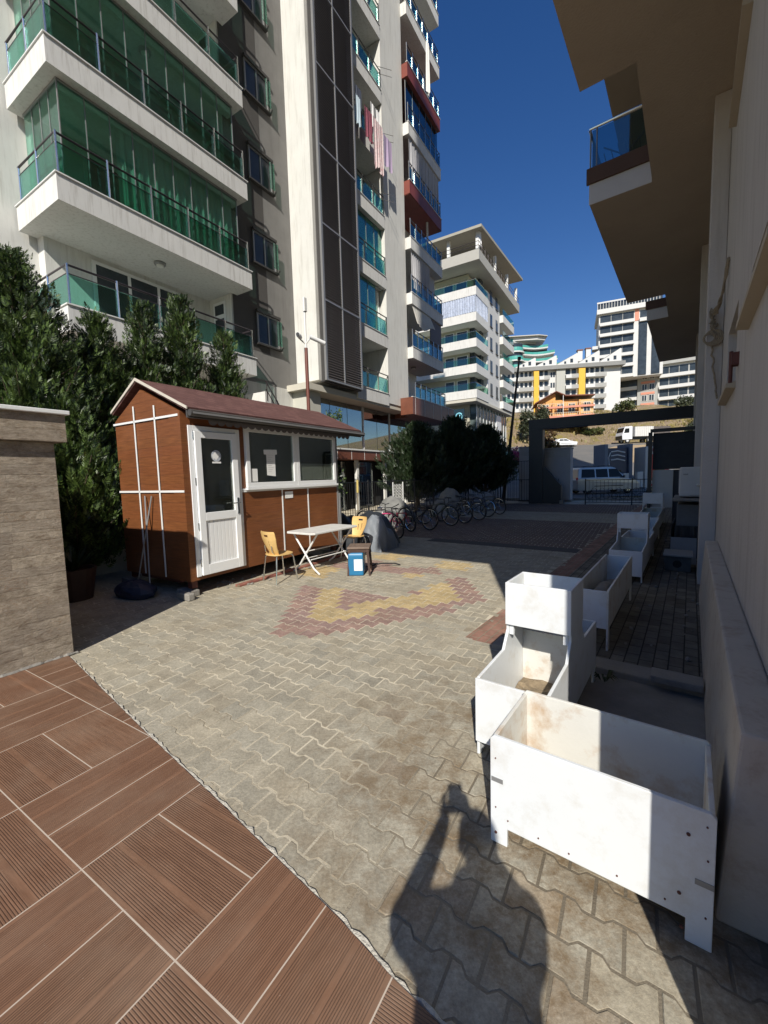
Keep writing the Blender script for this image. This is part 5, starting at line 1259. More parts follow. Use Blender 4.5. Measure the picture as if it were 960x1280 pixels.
def car(name, label, cat, x, y, z, rz, paint, kind, group=None):
    t = thing(name, label, cat, WF, (x, y, z), group, rz=rz); BASE[t.name] = Vector((0,0,0))
    if kind == 'mpv': low = [(-2.18,.35),(-2.2,.95),(-2.12,1.08),(1.0,1.06),(1.95,.92),(2.16,.70),(2.2,.42),(2.1,.28),(-2.1,.25)]; top = [(-2.12,1.07),(-2.02,1.72),(-1.8,1.82),(.25,1.84),(.55,1.76),(1.22,1.06)]; hw, tw = .90,.74; wx = (-1.42,1.38); wr = .32
    else: low = [(-2.1,.35),(-2.12,.85),(-1.9,.95),(1.05,.93),(1.9,.78),(2.1,.55),(2.05,.25),(-2.0,.25)]; top = [(-1.75,.94),(-1.2,1.38),(.1,1.42),(1.0,.93)]; hw, tw = .86,.64; wx = (-1.3,1.3); wr = .31
    b = loft_body([(p[0], p[1], hw*(1 if p[1] > .5 else .97)) for p in low], hw).build('body', paint, t, bevel=.03, smooth=False)
    mb = MB(); n = len(top)
    zt = max(p[1] for p in top); zb = top[0][1]
    W = lambda z_: hw-.04-(hw-tw)*(z_-zb)/(zt-zb)
    mb.add([(p[0], -W(p[1]), p[1]-.002) for p in top]+[(p[0], W(p[1]), p[1]-.002) for p in top], [tuple(range(n)), tuple(reversed(range(n, 2*n)))]+[(i, n+i, n+(i+1) % n, (i+1) % n) for i in range(n)])
    c = mb.build('cabin', paint, t, bevel=.02)
    def sidewin(x0, x1, s_, slant0=0, slant1=0):
        z0, z1 = zb+.06, zt-.14; f = lambda z_: s_*(W(z_)+.006); g = lambda z_: s_*(W(z_)-.01)
        return MB().hexa([(x0,g(z0),z0),(x1+slant1,g(z0),z0),(x1,g(z1),z1),(x0+slant0,g(z1),z1)], [(x0,f(z0),z0),(x1+slant1,f(z0),z0),(x1,f(z1),z1),(x0+slant0,f(z1),z1)])
    for s_ in (1,-1):
        if kind == 'mpv':
            for a, b_, c0, c1 in ((-1.88,-.92,.08,0),(-.84,-.02,0,0),(.06,.62,0,.42)): sidewin(a, b_, s_, c0, c1).build('side_window', M['carglass'], t)
        else:
            for a, b_, c0, c1 in ((-1.35,-.45,.25,0),(-.38,.12,0,.5)): sidewin(a, b_, s_, c0, c1).build('side_window', M['carglass'], t)
        for x_ in wx: wheel(t, x_, s_*(hw-.10), wr, .2)
        MB().box(.95,1.05,s_*(hw+.02),s_*(hw+.16),zb+.02,zb+.17).build('wing_mirror', paint if kind != 'mpv' else M['blackp'], t, bevel=.02)
        MB().prism([(1.78,.72),(2.14,.62),(2.10,.78),(1.80,.86)], 'y', s_*(hw-.22), s_*(hw+.006)).build('headlight', M['lamp'], t)
        MB().box(-1.0,1.0,s_*(hw+.005),s_*(hw+.03),.52,.57).build('side_moulding', M['blackp'], t)
        MB().box(-2.19,-2.13,s_*(hw-.17),s_*(hw+.005),.75,1.15).build('tail_light', M['red'], t)
    mb = MB(); a, b_ = top[-1], top[-2]
    k0, k1 = .08, .9
    p0 = (a[0]+(b_[0]-a[0])*k0, a[1]+(b_[1]-a[1])*k0); p1 = (a[0]+(b_[0]-a[0])*k1, a[1]+(b_[1]-a[1])*k1); o_ = .015
    mb.hexa([(p0[0],-W(p0[1])+.08,p0[1]),(p0[0],W(p0[1])-.08,p0[1]),(p1[0],W(p1[1])-.08,p1[1]),(p1[0],-W(p1[1])+.08,p1[1])], [(p0[0]+o_,-W(p0[1])+.08,p0[1]+o_),(p0[0]+o_,W(p0[1])-.08,p0[1]+o_),(p1[0]+o_,W(p1[1])-.08,p1[1]+o_),(p1[0]+o_,-W(p1[1])+.08,p1[1]+o_)]); mb.build('windscreen', M['carglass'], t)
    if kind == 'mpv':
        mb = MB()
        for s_ in (1,-1): mb.cyl((-1.7,s_*.62,1.90),(.2,s_*.62,1.91),.018,6); mb.cyl((-1.6,s_*.62,1.83),(-1.6,s_*.62,1.9),.015,5); mb.cyl((.1,s_*.62,1.83),(.1,s_*.62,1.91),.015,5)
        mb.build('roof_rail', M['blackp'], t)
    MB().box(2.14,2.21,-.75,.75,.3,.48).build('bumper', M['blackp'], t, bevel=.02)
    return t
car('parked_van', 'silver family van parked beyond the sliding gate, facing right', 'van', 15.35, 29.2, .02, R(2), M['cars'], 'mpv')
car('parked_car', 'small white car up the sloping road behind the cabinets', 'car', 33.0, 76.0, hgt(76)+.02, R(6), M['carw'], 'hatch')
# tipper lorry
t = thing('tipper_lorry', 'white tipper lorry with ribbed skip parked on the upper road, facing left', 'lorry', WF, (50, 80.2, 6.56), rz=R(180)); BASE[t.name] = Vector((0,0,0))
# local x forward
cab = MB(); cab.prism([(2.75,.75),(4.6,.65),(4.66,1.5),(4.5,2.1),(4.15,3.1),(2.75,3.15)], 'y', -1.2, 1.2); c = cab.build('cab', M['carw'], t, bevel=.06)
for s_ in (1,-1): MB().prism([(3.35,1.95),(4.36,1.9),(4.12,2.75),(3.35,2.78)], 'y', s_*1.195, s_*1.212).build('side_window', M['carglass'], c)
MB().hexa([(4.49,-1.05,2.05),(4.49,1.05,2.05),(4.19,1.05,2.9),(4.19,-1.05,2.9)],[(4.53,-1.05,2.07),(4.53,1.05,2.07),(4.23,1.05,2.92),(4.23,-1.05,2.92)]).build('windscreen', M['carglass'], c)
MB().box(4.64,4.7,-1.1,1.1,.7,1.4).build('grille', M['blackp'], c)
sk = MB(); sk.prism([(2.3,1.25),(2.3,3.05),(-1.2,3.05),(-1.2,1.25)], 'y', -1.2, 1.2); s1 = sk.build('skip_body', M['farwhite'], t)
mb = MB()
for i in range(10):
    for s_ in (1,-1): mb.box(2.2-.36*i,2.28-.36*i,s_*1.201,s_*1.29,1.25,3.05)
mb.build('skip_ribs', M['farwhite'], s1)
MB().box(-4.4,-1.202,-1.2,1.2,1.35,2.98).build('dark_tailgate', pmat('rusty_dark_skip', (.10,.085,.08), .8, .4, 3), t)
MB().box(-4.4,2.7,-.5,.5,.75,1.22).build('chassis', M['blackp'], t)
for x_ in (3.6,-.5,-1.75):
    for s_ in (1,-1): wheel(t, x_, s_*1.0, .52, .32, M['farwhite'])
# motorcycle behind the gate
t = thing('motorcycle', 'dark motorcycle parked sideways just beyond the sliding gate', 'motorcycle', WF, (15.9, 23.6, 0), rz=R(185)); BASE[t.name] = Vector((0,0,0))
for x_ in (.68,-.66): wheel(t, x_, 0, .31, .12)
mb = MB(); mb.prism([(-.9,.62),(-.5,.70),(.0,.68),(.25,.92),(.5,.95),(.58,.75),(.3,.5),(.1,.35),(-.35,.35),(-.5,.5)], 'y', -.14, .14); mb.build('bodywork', M['blackp'], t, bevel=.04)
mb = MB(); mb.cyl((.45,.07,.95),(.68,.07,.31),.025,8); mb.cyl((.45,-.07,.95),(.68,-.07,.31),.025,8); mb.build('fork', M['steel'], t)
mb = MB(); mb.tube([(.40,-.36,1.08),(.44,-.1,1.02),(.44,.1,1.02),(.40,.36,1.08)], .014, 6); mb.build('handlebar', M['blackp'], t)
mb = MB(); mb.prism([(-.75,.74),(-.2,.73),(.1,.76),(.05,.82),(-.3,.80),(-.8,.86)], 'y', -.13, .13); mb.build('saddle', M['rubber'], t, bevel=.02)
MB().ell((.60,0,.88),.09,.10,.11,12,8).build('headlight', M['lamp'], t, smooth=True)
MB().prism([(.42,1.0),(.55,.95),(.50,1.32),(.40,1.35)], 'y', -.16, .16).build('wind_shield', M['gsmoke'], t)
MB().cyl((-.1,.16,.3),(-.8,.18,.36),.045,10).build('exhaust', M['steel'], t)
# cash machines
t = thing('cash_machine', 'dark blue kiosk with white curved marks beyond the silver van', 'kiosk', WF, (18.6, 33, .1)); bm_ = pmat('navy_panel', (.02,.035,.08), .4, .1)
MB().box(17.65,19.55,33.05,34.6,.1,3.35).build('kiosk_body', bm_, t, bevel=.03); MB().box(17.5,17.75,32.85,34.6,.1,3.65).build('side_fin', pmat('blue_grey_fin', (.14,.18,.24), .5, .05), t); MB().box(19.45,19.7,32.85,34.6,.1,3.65).build('side_fin', pmat('blue_grey_fin_b', (.14,.18,.24), .5, .05), t)
mb = MB()
for i in range(3): mb.tube([(18.1,33.03,3.05-.32*i),(18.6,33.03,3.12-.32*i),(19.2,33.03,2.98-.32*i)], .05, 5)
mb.tube([(17.95,33.03,2.0),(17.9,33.03,2.6),(18.05,33.03,3.0)], .045, 5); mb.build('white_mark', M['paper'], t); MB().box(18.3,18.9,33.0,33.045,1.1,1.6).build('screen', M['carglass'], t)
t = thing('cash_machine', 'red and white cash machine kiosk beside the dark blue one', 'kiosk', WF, (21.0, 32, .05)); rd = pmat('signal_red', (.42,.012,.02), .4, .05)
MB().box(20.2,22.1,32.05,33.5,.05,3.35).build('kiosk_body', M['ltgrey'], t, bevel=.03); MB().box(20.5,22.0,32.0,32.045,.3,2.75).build('red_panel', rd, t); MB().box(20.75,21.75,31.97,32.045,2.95,3.2).build('sign_panel', rd, t); MB().box(20.9,21.65,31.96,31.998,1.2,2.0).build('screen', M['carglass'], t); MB().box(20.85,21.7,31.96,31.998,2.3,2.5).build('logo_strip', rd, t); MB().box(20.75,21.65,32.6,32.9,3.351,3.7).build('roof_box', M['blackp'], t)
mb = MB(); mb.tube([(20.8,31.965,3.08),(21.0,31.965,3.12),(21.2,31.965,3.05),(21.5,31.965,3.1),(21.7,31.965,3.07)], .02, 4); mb.build('sign_lettering', M['paper'], t)
# small white bollard-like utility boxes
for i, (x, y_, h, lab) in enumerate(((17.7,30.9,1.15,'small white meter box right of the van bonnet'),(18.4,31.6,1.35,'small white meter box in front of the blue kiosk'),(19.6,31.8,1.45,'white meter box between the two kiosks'))):
    t = thing('meter_box', lab, 'meter box', WF, (x, y_, 0)); MB().box(x-.22,x+.22,y_-.15,y_+.15,.25,h).build('casing', M['ltgrey'], t, bevel=.02); MB().cyl((x,y_,0),(x,y_,.25),.05,8).build('foot', M['concrete'], t)
# dark screened enclosure on the right of the gate
t = thing('screened_enclosure', 'dark steel-framed enclosure with grey sheet walls between the gate and the pillar', 'enclosure', RF, (16,1.0,0))
mb = MB()
for y_ in (1.02,-.25): mb.box(15.2,15.32,y_-.05,y_+.05,0,2.75)
mb.box(15.2,15.32,-.25,1.02,2.752,2.85); mb.build('frame', M['black'], t)
MB().box(15.34,15.40,-.2,.95,1.62,2.72).build('mesh_screen', pmat('grey_green_mesh', (.035,.04,.045), .8, .2), t); MB().box(15.34,15.40,.42,.95,.45,1.6).build('grey_sheet', M['ltgrey'], t); MB().box(15.42,15.48,-.2,.42,0,1.6).build('grey_sheet', pmat('dark_sheet', (.06,.06,.065), .7, .1), t)
# ------------------------------------------------------------------ building beyond the tower (frame LF)
T2 = thing('apartment_house', 'white apartment house with corner balconies, striped curtain and flat overhanging roof, centre of the picture', 'building', LF, (56, 20, 0))
bx0, by0 = 51.5, 17.0
MB().box(bx0, 66, 18.2, 30, 3, 26.2).build('wall', pmat('olive_cream', (.46,.44,.35), .9, .05), T2)
MB().box(54.9, 61.0, 16.95, 18.19, 10.7, 25.2).build('street_wall', M['farwhite'], T2)
MB().box(54.6, 55.0, 16.80, 18.19, 10.5, 24.3).build('white_pilaster', M['white'], T2)
for k in range(5):
    z = 11.8+3*k
    for u_ in (56.4, 59.0):
        o = MB().box(u_, u_+.9, 16.90, 16.948, z+.35, z+1.9).build('window', M['farglass'], T2)
        MB().box(u_-.1, u_+1.0, 16.84, 16.948, z+.22, z+.34).build('sill', M['charcoal'], o)
for k in range(5):
    z = 11.8+3*k
    if k == 4: z = 23.75
    mb = MB(); mb.box(49.57, bx0+3.0, 16.55, 30, z-1.0, z); o = mb.build('balcony_slab', M['slab'], T2)
    if k == 3:
        mb = MB(); mb.cloth(16.6, 20.9, z+.05, z+2.55, 49.62, .06, 14, 150, 5, axis='y'); mb.build('hanging_curtain', pmat('blue_white_stripe', (.42,.47,.58), .9, .35, 5), o); mb = MB(); mb.cloth(49.65, 54.0, z+.05, z+2.55, 16.6, .06, 12, 90, 5); mb.build('hanging_curtain', pmat('blue_white_stripe_b', (.42,.47,.58), .9, .35, 5), o)
        mb = MB(); mb.box(49.58,49.64,16.57,30,z+2.55,z+2.62); mb.build('curtain_rail', M['rail'], o)
    else:
        mb = MB(); mb.box(49.6, 49.63, 16.6, 30, z+.02, z+.75); mb.box(49.63, 54.3, 16.6, 16.63, z+.02, z+.75); mb.build('balcony_glass', M['gpale'], o)
        mb = MB(); mb.cyl((49.6,16.6,z+.8),(49.6,30,z+.8),.03,6); mb.cyl((49.6,16.6,z+.8),(54.3,16.6,z+.8),.03,6); mb.build('handrail', M['steel'], o)
    if k != 3:
        for (ya, yb) in ((17.9,19.4),(19.7,21.0)):
            w = MB().box(bx0-.05, bx0-.003, ya+.4, yb+.4, z+.0, z+1.7).build('window_frame', M['upvc'], T2); MB().box(bx0-.06, bx0-.051, ya+.5, yb+.3, z+.08, z+1.62).build('pane', M['farglass'], w)
    if k < 4: MB().box(bx0+.4, 54.6, 17.6, 18.19, z, z+2.0).build('side_glazing', M['farglass'], T2)
    mb = MB(); mb.box(61.0, 67.2, 16.45, 18.19, z-.9, z+.1); o = mb.build('balcony_slab', M['slab'], T2)
    mb = MB(); mb.box(61.05, 67.1, 16.5, 16.53, z+.12, z+.95); mb.build('balcony_glass', M['gblue'] if k % 2 else M['ggreen'], o)
MB().box(53.6, 54.59, 17.3, 18.19, 11, 26.2).build('dark_glass_strip', M['farglass'], T2)
MB().box(48.9, 68.4, 15.93, 30, 26.30, 27.45).build('terrace_slab', pmat('grey_white', (.42,.41,.37), .85, .05), T2)
MB().prism([(48.8,29.7),(48.8,30.0),(69.2,31.6),(69.2,31.3)], 'y', 15.6, 30).build('roof_slab', pmat('roof_soffit', (.36,.34,.28), .85, .06), T2)
mb = MB()
for u_ in (49.6, 56.5, 62.5, 67.8): mb.box(u_, u_+.35, 16.2, 16.55, 27.45, 29.9)
mb.box(49.6,49.95,19.8,20.15,27.45,29.8); each(mb, 'roof_post', M['white'], T2)
mb = MB()
for zz in (27.9, 28.35): mb.cyl((49.0,16.0,zz),(68.3,16.0,zz),.03,5); mb.cyl((49.0,16.0,zz),(49.0,30,zz),.03,5)
for i in range(17): mb.cyl((49.0+1.2*i,16.0,27.45),(49.0+1.2*i,16.0,28.4),.025,5)
mb.build('terrace_railing', M['rail'], T2)
mb = MB(); mb.cloth(49.7, 50.3, 28.2, 29.85, 16.1, .1, 2, 10, 6); mb.build('tied_curtain', M['curtw'], T2)
mb = MB(); mb.box(51.8, 66, 17.4, 18.19, 5.2, 10.4); g = mb.build('lobby_glazing', pmat('lobby_glass', (.10,.13,.13), .15, .3, .5), T2)
mb = MB()
for i in range(11): mb.box(51.8+1.4*i, 51.92+1.4*i, 17.34, 17.399, 5.2, 10.4)
each(mb, 'mullion', M['upvc'], g)
MB().box(49.5, 67.5, 16.6, 30, 10.401, 10.72).build('lobby_soffit', M['cream2'], T2)
MB().box(49.0, 69, 16.2, 22, 4.2, 5.1).build('grey_canopy', M['fargrey'], T2)
MB().box(50, 68, 17.0, 22, -1, 4.19).build('ground_floor', M['dim'], T2)
MB().box(60.3, 62.8, 17.25, 17.33, 5.4, 9.9).build('white_door', M['upvc'], T2)
mb = MB(); mb.box(49.35,49.45,18.1,19.8,7.9,9.6); mb.build('shop_sign', pmat('dark_sign', (.01,.03,.045), .4, .05), T2)
mb = MB(); mb.torus((49.33,18.75,8.7),.40,.09,'x',20,6); mb.ell((49.33,18.75,8.7),.05,.17,.26,8,6); mb.build('round_emblem', pmat('cyan_emblem', (.25,.62,.75), .4, .02), T2)
# ------------------------------------------------------------------ far buildings
def far_frame(P, az): return Frame(P[0], P[1], az)
def strips(T_, x0, x1, zs, yf, slabm, d=1.0, hh=.85, win=True, name='balcony_band', wh=2.25, glassm=None, bars=2.3):
    for z in zs:
        MB().box(x0, x1, yf-d, yf-.002, z-.5, z+hh-.5).build(name, slabm, T_)
        if win:
            o = MB().box(x0+.15, x1-.15, yf-.10, yf-.02, z+hh-.5+.02, z+wh+.3).build('window_strip', glassm or M['farglass'], T_)
            mb = MB(); n = max(1, int((x1-x0)/bars))
            for i in range(1, n): xx = x0+(x1-x0)*i/n; mb.box(xx-.07*(1+(i % 3 == 0)*3), xx+.06, yf-.14, yf-.101, z+hh-.5+.02, z+wh+.3)
            if mb.v: each(mb, 'window_post', M['farwhite'] if slabm != M['farwhite'] else M['fargrey'], o)
# tall white and black block
F1 = far_frame((63.95,124.5), 114.3)
t = thing('tower_block', 'tallest white block with black glass bands on the hill to the right', 'building', F1, (7,6,20))
MB().box(0, 16, 0, 14, 27.9, 47.0).build('wall', M['farwhite'], t); MB().box(0, 5.2, .5, 14, 18, 27.89).build('lower_wall', M['farwhite'], t)
MB().box(9.0, 10.0, -.12, -.002, 43.2, 49).build('coral_fin', M['coral'], t)
strips(t, 0.2, 8.9, [28.4+3*i for i in range(6)], 0, M['farwhite'], 1.0, .85)
strips(t, 10.1, 15.5, [43.2], 0, M['farwhite'], .8, .95)
MB().box(10.0, 12.0, -.25, -.003, 28.2, 42.6).build('black_glass_column', M['farglass'], t); MB().box(13.2, 15.2, -.25, -.003, 28.2, 42.2).build('black_glass_column', M['farglass'], t)
MB().box(-.6, 15.6, -1.0, 13, 46.3, 47.6).build('roof_slab', M['farwhite'], t)
mb = MB()
for i in range(22): mb.box(-.5+.72*i, -.38+.72*i, -.9, -.8, 47.6, 49.2)
mb.box(-.6,15.6,-.95,-.75,49.2,49.6); mb.build('roof_colonnade', M['farwhite'], t); MB().box(-.4,15.4,-.6,-.5,47.65,49.2).build('penthouse_glass', M['farglass'], t)
for z in (31.5,34.5,37.5): MB().box(-1.6,-.002,.5,4,z-.5,z+.4).build('side_balcony', M['farwhite'] if z > 36 else M['charcoal'], t)
# white block lower right
F2 = far_frame((83.74,119.6), 124)
t = thing('tower_block', 'lower white block with long dark balcony strips at the right edge of the hill', 'building', F2, (0,6,20))
MB().box(-4.4, 26, 0, 14, 17, 31.8).build('wall', M['farwhite'], t)
strips(t, -4.2, 26, [18.4+3.15*i for i in range(4)], 0, M['farwhite'], 1.2, .9)
MB().box(-4.4, 26, -1.2, 12, 31.0, 31.9).build('roof_slab', M['fargrey'], t)
F2b = far_frame((83.74,119.6), 124)
t = thing('tower_block', 'grey and coral stair block between the two white blocks', 'building', F2b, (-9,6,20))
MB().box(-9.5, -4.45, -.6, 14, 17, 30.6).build('wall', M['fargrey'], t)
for i in range(4):
    z = 17.9+3.1*i
    MB().box(-8.6, -5.2, -.75, -.602, z+2.2, z+2.85).build('coral_band', M['coral'], t)
    for x in (-8.4,-6.6):
        o = MB().box(x, x+1.35, -.72, -.602, z+.3, z+2.1).build('window', M['farwhite'], t); MB().box(x+.12, x+.62, -.75, -.721, z+.42, z+1.98).box(x+.74, x+1.22, -.75, -.721, z+.42, z+1.98).build('pane', M['farglass'], o)
t = thing('tower_block', 'low black and white balcony wing left of the coral stair block', 'building', F2b, (-12,6,20))
MB().box(-14.2, -9.52, 0, 13, 17, 30.8).build('wall', M['charcoal'], t); strips(t, -14.1, -9.6, [19.3+3.1*i for i in range(4)], 0, M['farwhite'], 1.1, .9)
# yellow and white apartment row
F3 = far_frame((46.18,114.0), 100)
t = thing('apartment_row', 'long white apartment row with yellow stripes and saw-tooth grey roof', 'building', F3, (4,6,17))
MB().box(-12, 17.0, 0, 12, 16.5, 28.6).build('wall', M['farwhite'], t)
MB().box(-12.3, 17.6, -1.6, 12.3, 28.602, 29.6).build('cornice', M['roofgrey'], t)
for a, b in ((-4.9,-3.6),(6.4,8.0)): MB().box(a, b, -1.35, -.01, 17.2, 28.6).build('yellow_stripe', M['yellow'], t)
MB().box(.9, 3.1, -1.0, -.01, 18, 28.6).build('grey_stair_panel', pmat('stair_grey', (.42,.42,.38), .9, .05), t)
for z in [18.2+2.75*i for i in range(4)]:
    for (a, b) in ((-11.8,-5.0),(-3.5,-.8),(3.2,6.3),(8.1,13.2)):
        MB().box(a, b, -1.5, -.012, z-.35, z+.55).build('balcony_band', M['farwhite'], t); MB().box(a+(b-a)*.45, b-.05, -1.56, -1.501, z-.2, z+.62).build('grey_balcony_panel', M['fargrey'], t)
        o = MB().box(a+.3, b-.3, -.06, -.012, z+.56, z+2.15).build('window_strip', M['farglass'], t)
        mb = MB(); n = max(2, int((b-a)/1.1))
        for i in range(1, n): mb.box(a+(b-a)*i/n-.22, a+(b-a)*i/n+.18, -.10, -.061, z+.56, z+2.15)
        each(mb, 'window_post', M['farwhite'], o)
    for xw in (-.4,.25): MB().box(xw, xw+.45, -.05, -.012, z+.4, z+1.7).build('window', M['farglass'], t)
for i in range(5):      # saw-tooth dormers
    a = -9.5+5.3*i; b = a+5.2
    mb = MB(); mb.prism([(a,29.602),(b,29.602),(b,32.9-.22*(4-i)),(b-.25,33.0-.22*(4-i)),(a,29.9)], 'y', -.6, .2); mb.build('dormer_wall', M['farwhite'], t)
    mb = MB(); mb.prism([(a-.1,29.95),(b+.05,33.0-.22*(4-i)),(b+.05,33.25-.22*(4-i)),(a-.1,30.15)], 'y', .22, 10); mb.build('dormer_roof', M['roofgrey'], t)
    mb = MB(); mb.box(b-1.9, b-1.2, -.64, -.602, 30.2, 31.2).box(b-3.4, b-2.9, -.64, -.602, 30.0, 30.6); mb.build('window', M['farglass'], t)
for i in range(2):
    x = 7.5+2.1*i; mb = MB(); mb.box(x, x+1.2, 4, 5, 31.5, 34.3+.3*i); c = mb.build('chimney', M['farwhite'], t); MB().box(x-.15, x+1.35, 3.85, 5.15, 34.301+.3*i, 34.6+.3*i).build('chimney_cap', M['clad'], c)
# teal terraced building, curved
F4 = far_frame((44.5,143.25), 100)
t = thing('terraced_building', 'white curved terraced building with teal glass balconies on the hilltop', 'building', F4, (4,6,30))
levels = [(36.2,-9,15.0),(38.6,-8,14.6),(41.0,-6,14.0),(43.4,-5,12.2),(45.4,-4,8.5)]
for i, (z, a, b) in enumerate(levels):
    n = 12; base_ = []
    for q in range(n+1):
        x = a+(b-a)*q/n; base_.append((x, -2.2*math.cos((x+2)*.28)-.5+.8*i))
    poly = base_+[(b, 12), (a, 12)]
    MB().prism(poly, 'z', z, z+.42).build('terrace_slab', M['farwhite'], t)
    MB().prism([(p[0], p[1]+1.6) for p in base_]+[(b, 12), (a, 12)], 'z', z-2.2, z-.002).build('glass_wall', M['farglass'] if i % 2 else pmat('pale_wall_%d' % i, (.5,.5,.47), .9, .15), t)
    mb = MB()
    for p, q in zip(base_, base_[1:]):
        if i < 4 or True: mb.hexa([(p[0],p[1],z+.43),(q[0],q[1],z+.43),(q[0],q[1]+.08,z+.43),(p[0],p[1]+.08,z+.43)], [(p[0],p[1],z+1.2),(q[0],q[1],z+1.2),(q[0],q[1]+.08,z+1.2),(p[0],p[1]+.08,z+1.2)])
    mb.build('teal_balcony', M['teal'], t)
MB().box(-8, 13.5, 2, 12, 20, 34).build('wall', M['farwhite'], t)
for z_ in (35.4, 38.2, 41.0): MB().lathe([(2.7,0),(2.75,.6),(2.7,1.3)], 22, (.6,-2.0,z_)).build('round_teal_bay', M['teal'], t); MB().lathe([(3.1,0),(3.1,.4)], 22, (.6,-2.0,z_-.42)).build('round_slab', M['farwhite'], t); MB().lathe([(2.5,0),(2.5,1.1)], 22, (.6,-2.0,z_+1.32)).build('round_glass', M['farglass'], t)
MB().prism([(-4.6,-.4),(8.7,.5),(11.8,2.2),(11.8,12),(-4.6,12)], 'z', 46.9, 47.15).build('roof_slab', pmat('beige_roof', (.5,.47,.42), .8, .06), t); MB().prism([(-4.0,.8),(8.4,1.4),(11.2,3.0),(11.2,12),(-4.0,12)],'z',45.83,46.89).build('penthouse_wall', M['farwhite'], t)
# orange villa
F5 = far_frame((37.11,87.45), 105)
t = thing('villa', 'small orange and cream villa with shallow tiled gable below the apartment row', 'house', F5, (0,4,13))
MB().box(-4.2, 3.4, 0, 8, 11, 16.3).build('wall', M['orange'], t); MB().box(3.42, 6.2, -.8, 6, 11, 16.0).build('side_wing', pmat('pale_orange', (.66,.42,.20), .85, .08), t)
MB().prism([(-5.0,15.7),(-.9,17.9),(-.9,18.05),(-5.0,15.9)], 'y', -1.2, 8).build('roof', M['clad'], t); MB().prism([(-.89,17.9),(1.0,16.9),(6.4,16.7),(6.4,16.9),(1.0,17.1),(-.89,18.05)], 'y', -1.2, 8).build('roof', M['clad'], t)
MB().prism([(-4.2,16.301),(-.9,16.301),(-.9,17.7)], 'y', 0, .3).build('gable_wall', M['orange'], t)
for z in (13.1, 15.4-.4):
    MB().box(-4.6, 6.3, -1.3, -.81, z-.5, z-.1).build('balcony_slab', M['coral'], t)
    mb = MB()
    for i in range(26): mb.box(-4.5+.42*i, -4.42+.42*i, -1.28, -1.22, z-.1, z+.45)
    mb.box(-4.6,6.3,-1.3,-1.2,z+.45,z+.52); mb.build('balcony_railing', pmat('cream_rail', (.6,.5,.36), .8, .05), t)
for z in (11.3, 13.6):
    for x in (-3.4,-.6,1.6,4.3):
        yy = -.8 if x > 3.4 else 0
        o = MB().box(x, x+1.3, yy-.06, yy-.002, z, z+1.9).build('window', M['farwhite'], t); MB().box(x+.1, x+.6, yy-.09, yy-.061, z+.1, z+1.8).box(x+.7, x+1.2, yy-.09, yy-.061, z+.1, z+1.8).build('pane', M['farglass'], o)
for x in (-1.6,3.4): MB().box(x, x+.35, -1.2, -.81, 10.8, 16).build('column', M['orange'], t)
MB().cyl((.4,-1.5,11),(.4,-1.5,17.0),.06,6).build('drain_pipe', M['white'], t)
# ------------------------------------------------------------------ vegetation
def conifer(label, u, y, top, r, n, seed, mat, z0=.3, group='conifers screening the tower', fr=LF, size=1.0, name='conifer', lean=0):
    random.seed(seed); t = thing(name, label, 'tree', fr, (u, y, 0), group)
    tr = MB(); tr.tube([(u,y,0),(u+.05,y,.5*top),(u+lean,y,.93*top)], [.11,.07,.015], 8); tr.build('trunk', M['tree_bark'], t)
    mb = MB(); br = MB()
    # leaders and boughs, each carrying feathery sprays
    boughs = []
    nb = int(n)
    for i in range(nb):
        q = random.random()**.85; z = z0+(top-z0)*q; rr = r*(1-q)**.72*random.uniform(.55,1.12)+.08
        a = random.uniform(0, 2*math.pi); up = random.uniform(.45,1.35)
        p0 = Vector((u+lean*q, y, max(.1, z-rr*.5))); p1 = p0+Vector((rr*math.cos(a), rr*math.sin(a), rr*up)); boughs.append((p0, p1, q))
        if i % 4 == 0: br.tube([p0, p1], [.018,.005], 4)
    for p0, p1, q in boughs:
        L = (p1-p0).length; d = (p1-p0).normalized(); ns = max(5, int(L*19))
        for k in range(ns):
            f = .22+.78*(k+random.random())/ns; c = p0+(p1-p0)*f+Vector((random.gauss(0,.05),random.gauss(0,.05),random.gauss(0,.04)))
            # a spray: stem with pairs of narrow leaflets
            sd = (d*.9+Vector((random.gauss(0,.42),random.gauss(0,.42),random.uniform(.2,1.1)))).normalized(); side = sd.cross(Vector((random.gauss(0,1),random.gauss(0,1),random.gauss(0,1)))).normalized()
            l = random.uniform(.12,.22)*size*(1.15-.3*q)
            for m_ in range(4):
                w = c+sd*l*(.1+.22*m_); ll = l*.52*(1-.16*m_)
                for s_ in (1,-1):
                    e = w+(sd*.75+side*s_*.66)*ll; nn = sd.cross(side)*ll*.10; wv = (sd*.66-side*s_*.5)*ll*.16
                    mb.add([w, w+(e-w)*.5+wv+nn, e, w+(e-w)*.5-wv], [(0,1,2,3)])
            e = c+sd*l*1.1; wv = side*l*.09; mb.add([c+sd*l*.5, c+sd*l*.8+wv, e, c+sd*l*.8-wv], [(0,1,2,3)])
    br.build('branches', M['tree_bark'], t); mb.build('crown', mat, t); return t
conifer('broad conifer towering over the stone wall at the left edge', 3.0, 9.0, 5.45, 1.7, 820, 1, M['leafA'])
conifer('conifer with a low rounded top between the left-edge conifer and the shed', 4.35, 9.2, 4.9, 1.2, 560, 2, M['leafA'])
conifer('narrow bright-tipped conifer directly behind the shed gable', 5.35, 9.3, 5.45, 1.05, 520, 3, M['leafA'])
conifer('tallest slim conifer with yellow-green tips above the shed roof', 6.2, 9.2, 5.85, 1.05, 560, 4, M['leafA'])
conifer('conifer leaning right behind the middle of the shed roof', 7.0, 9.1, 5.35, 1.0, 480, 5, M['leafA'], lean=.35)
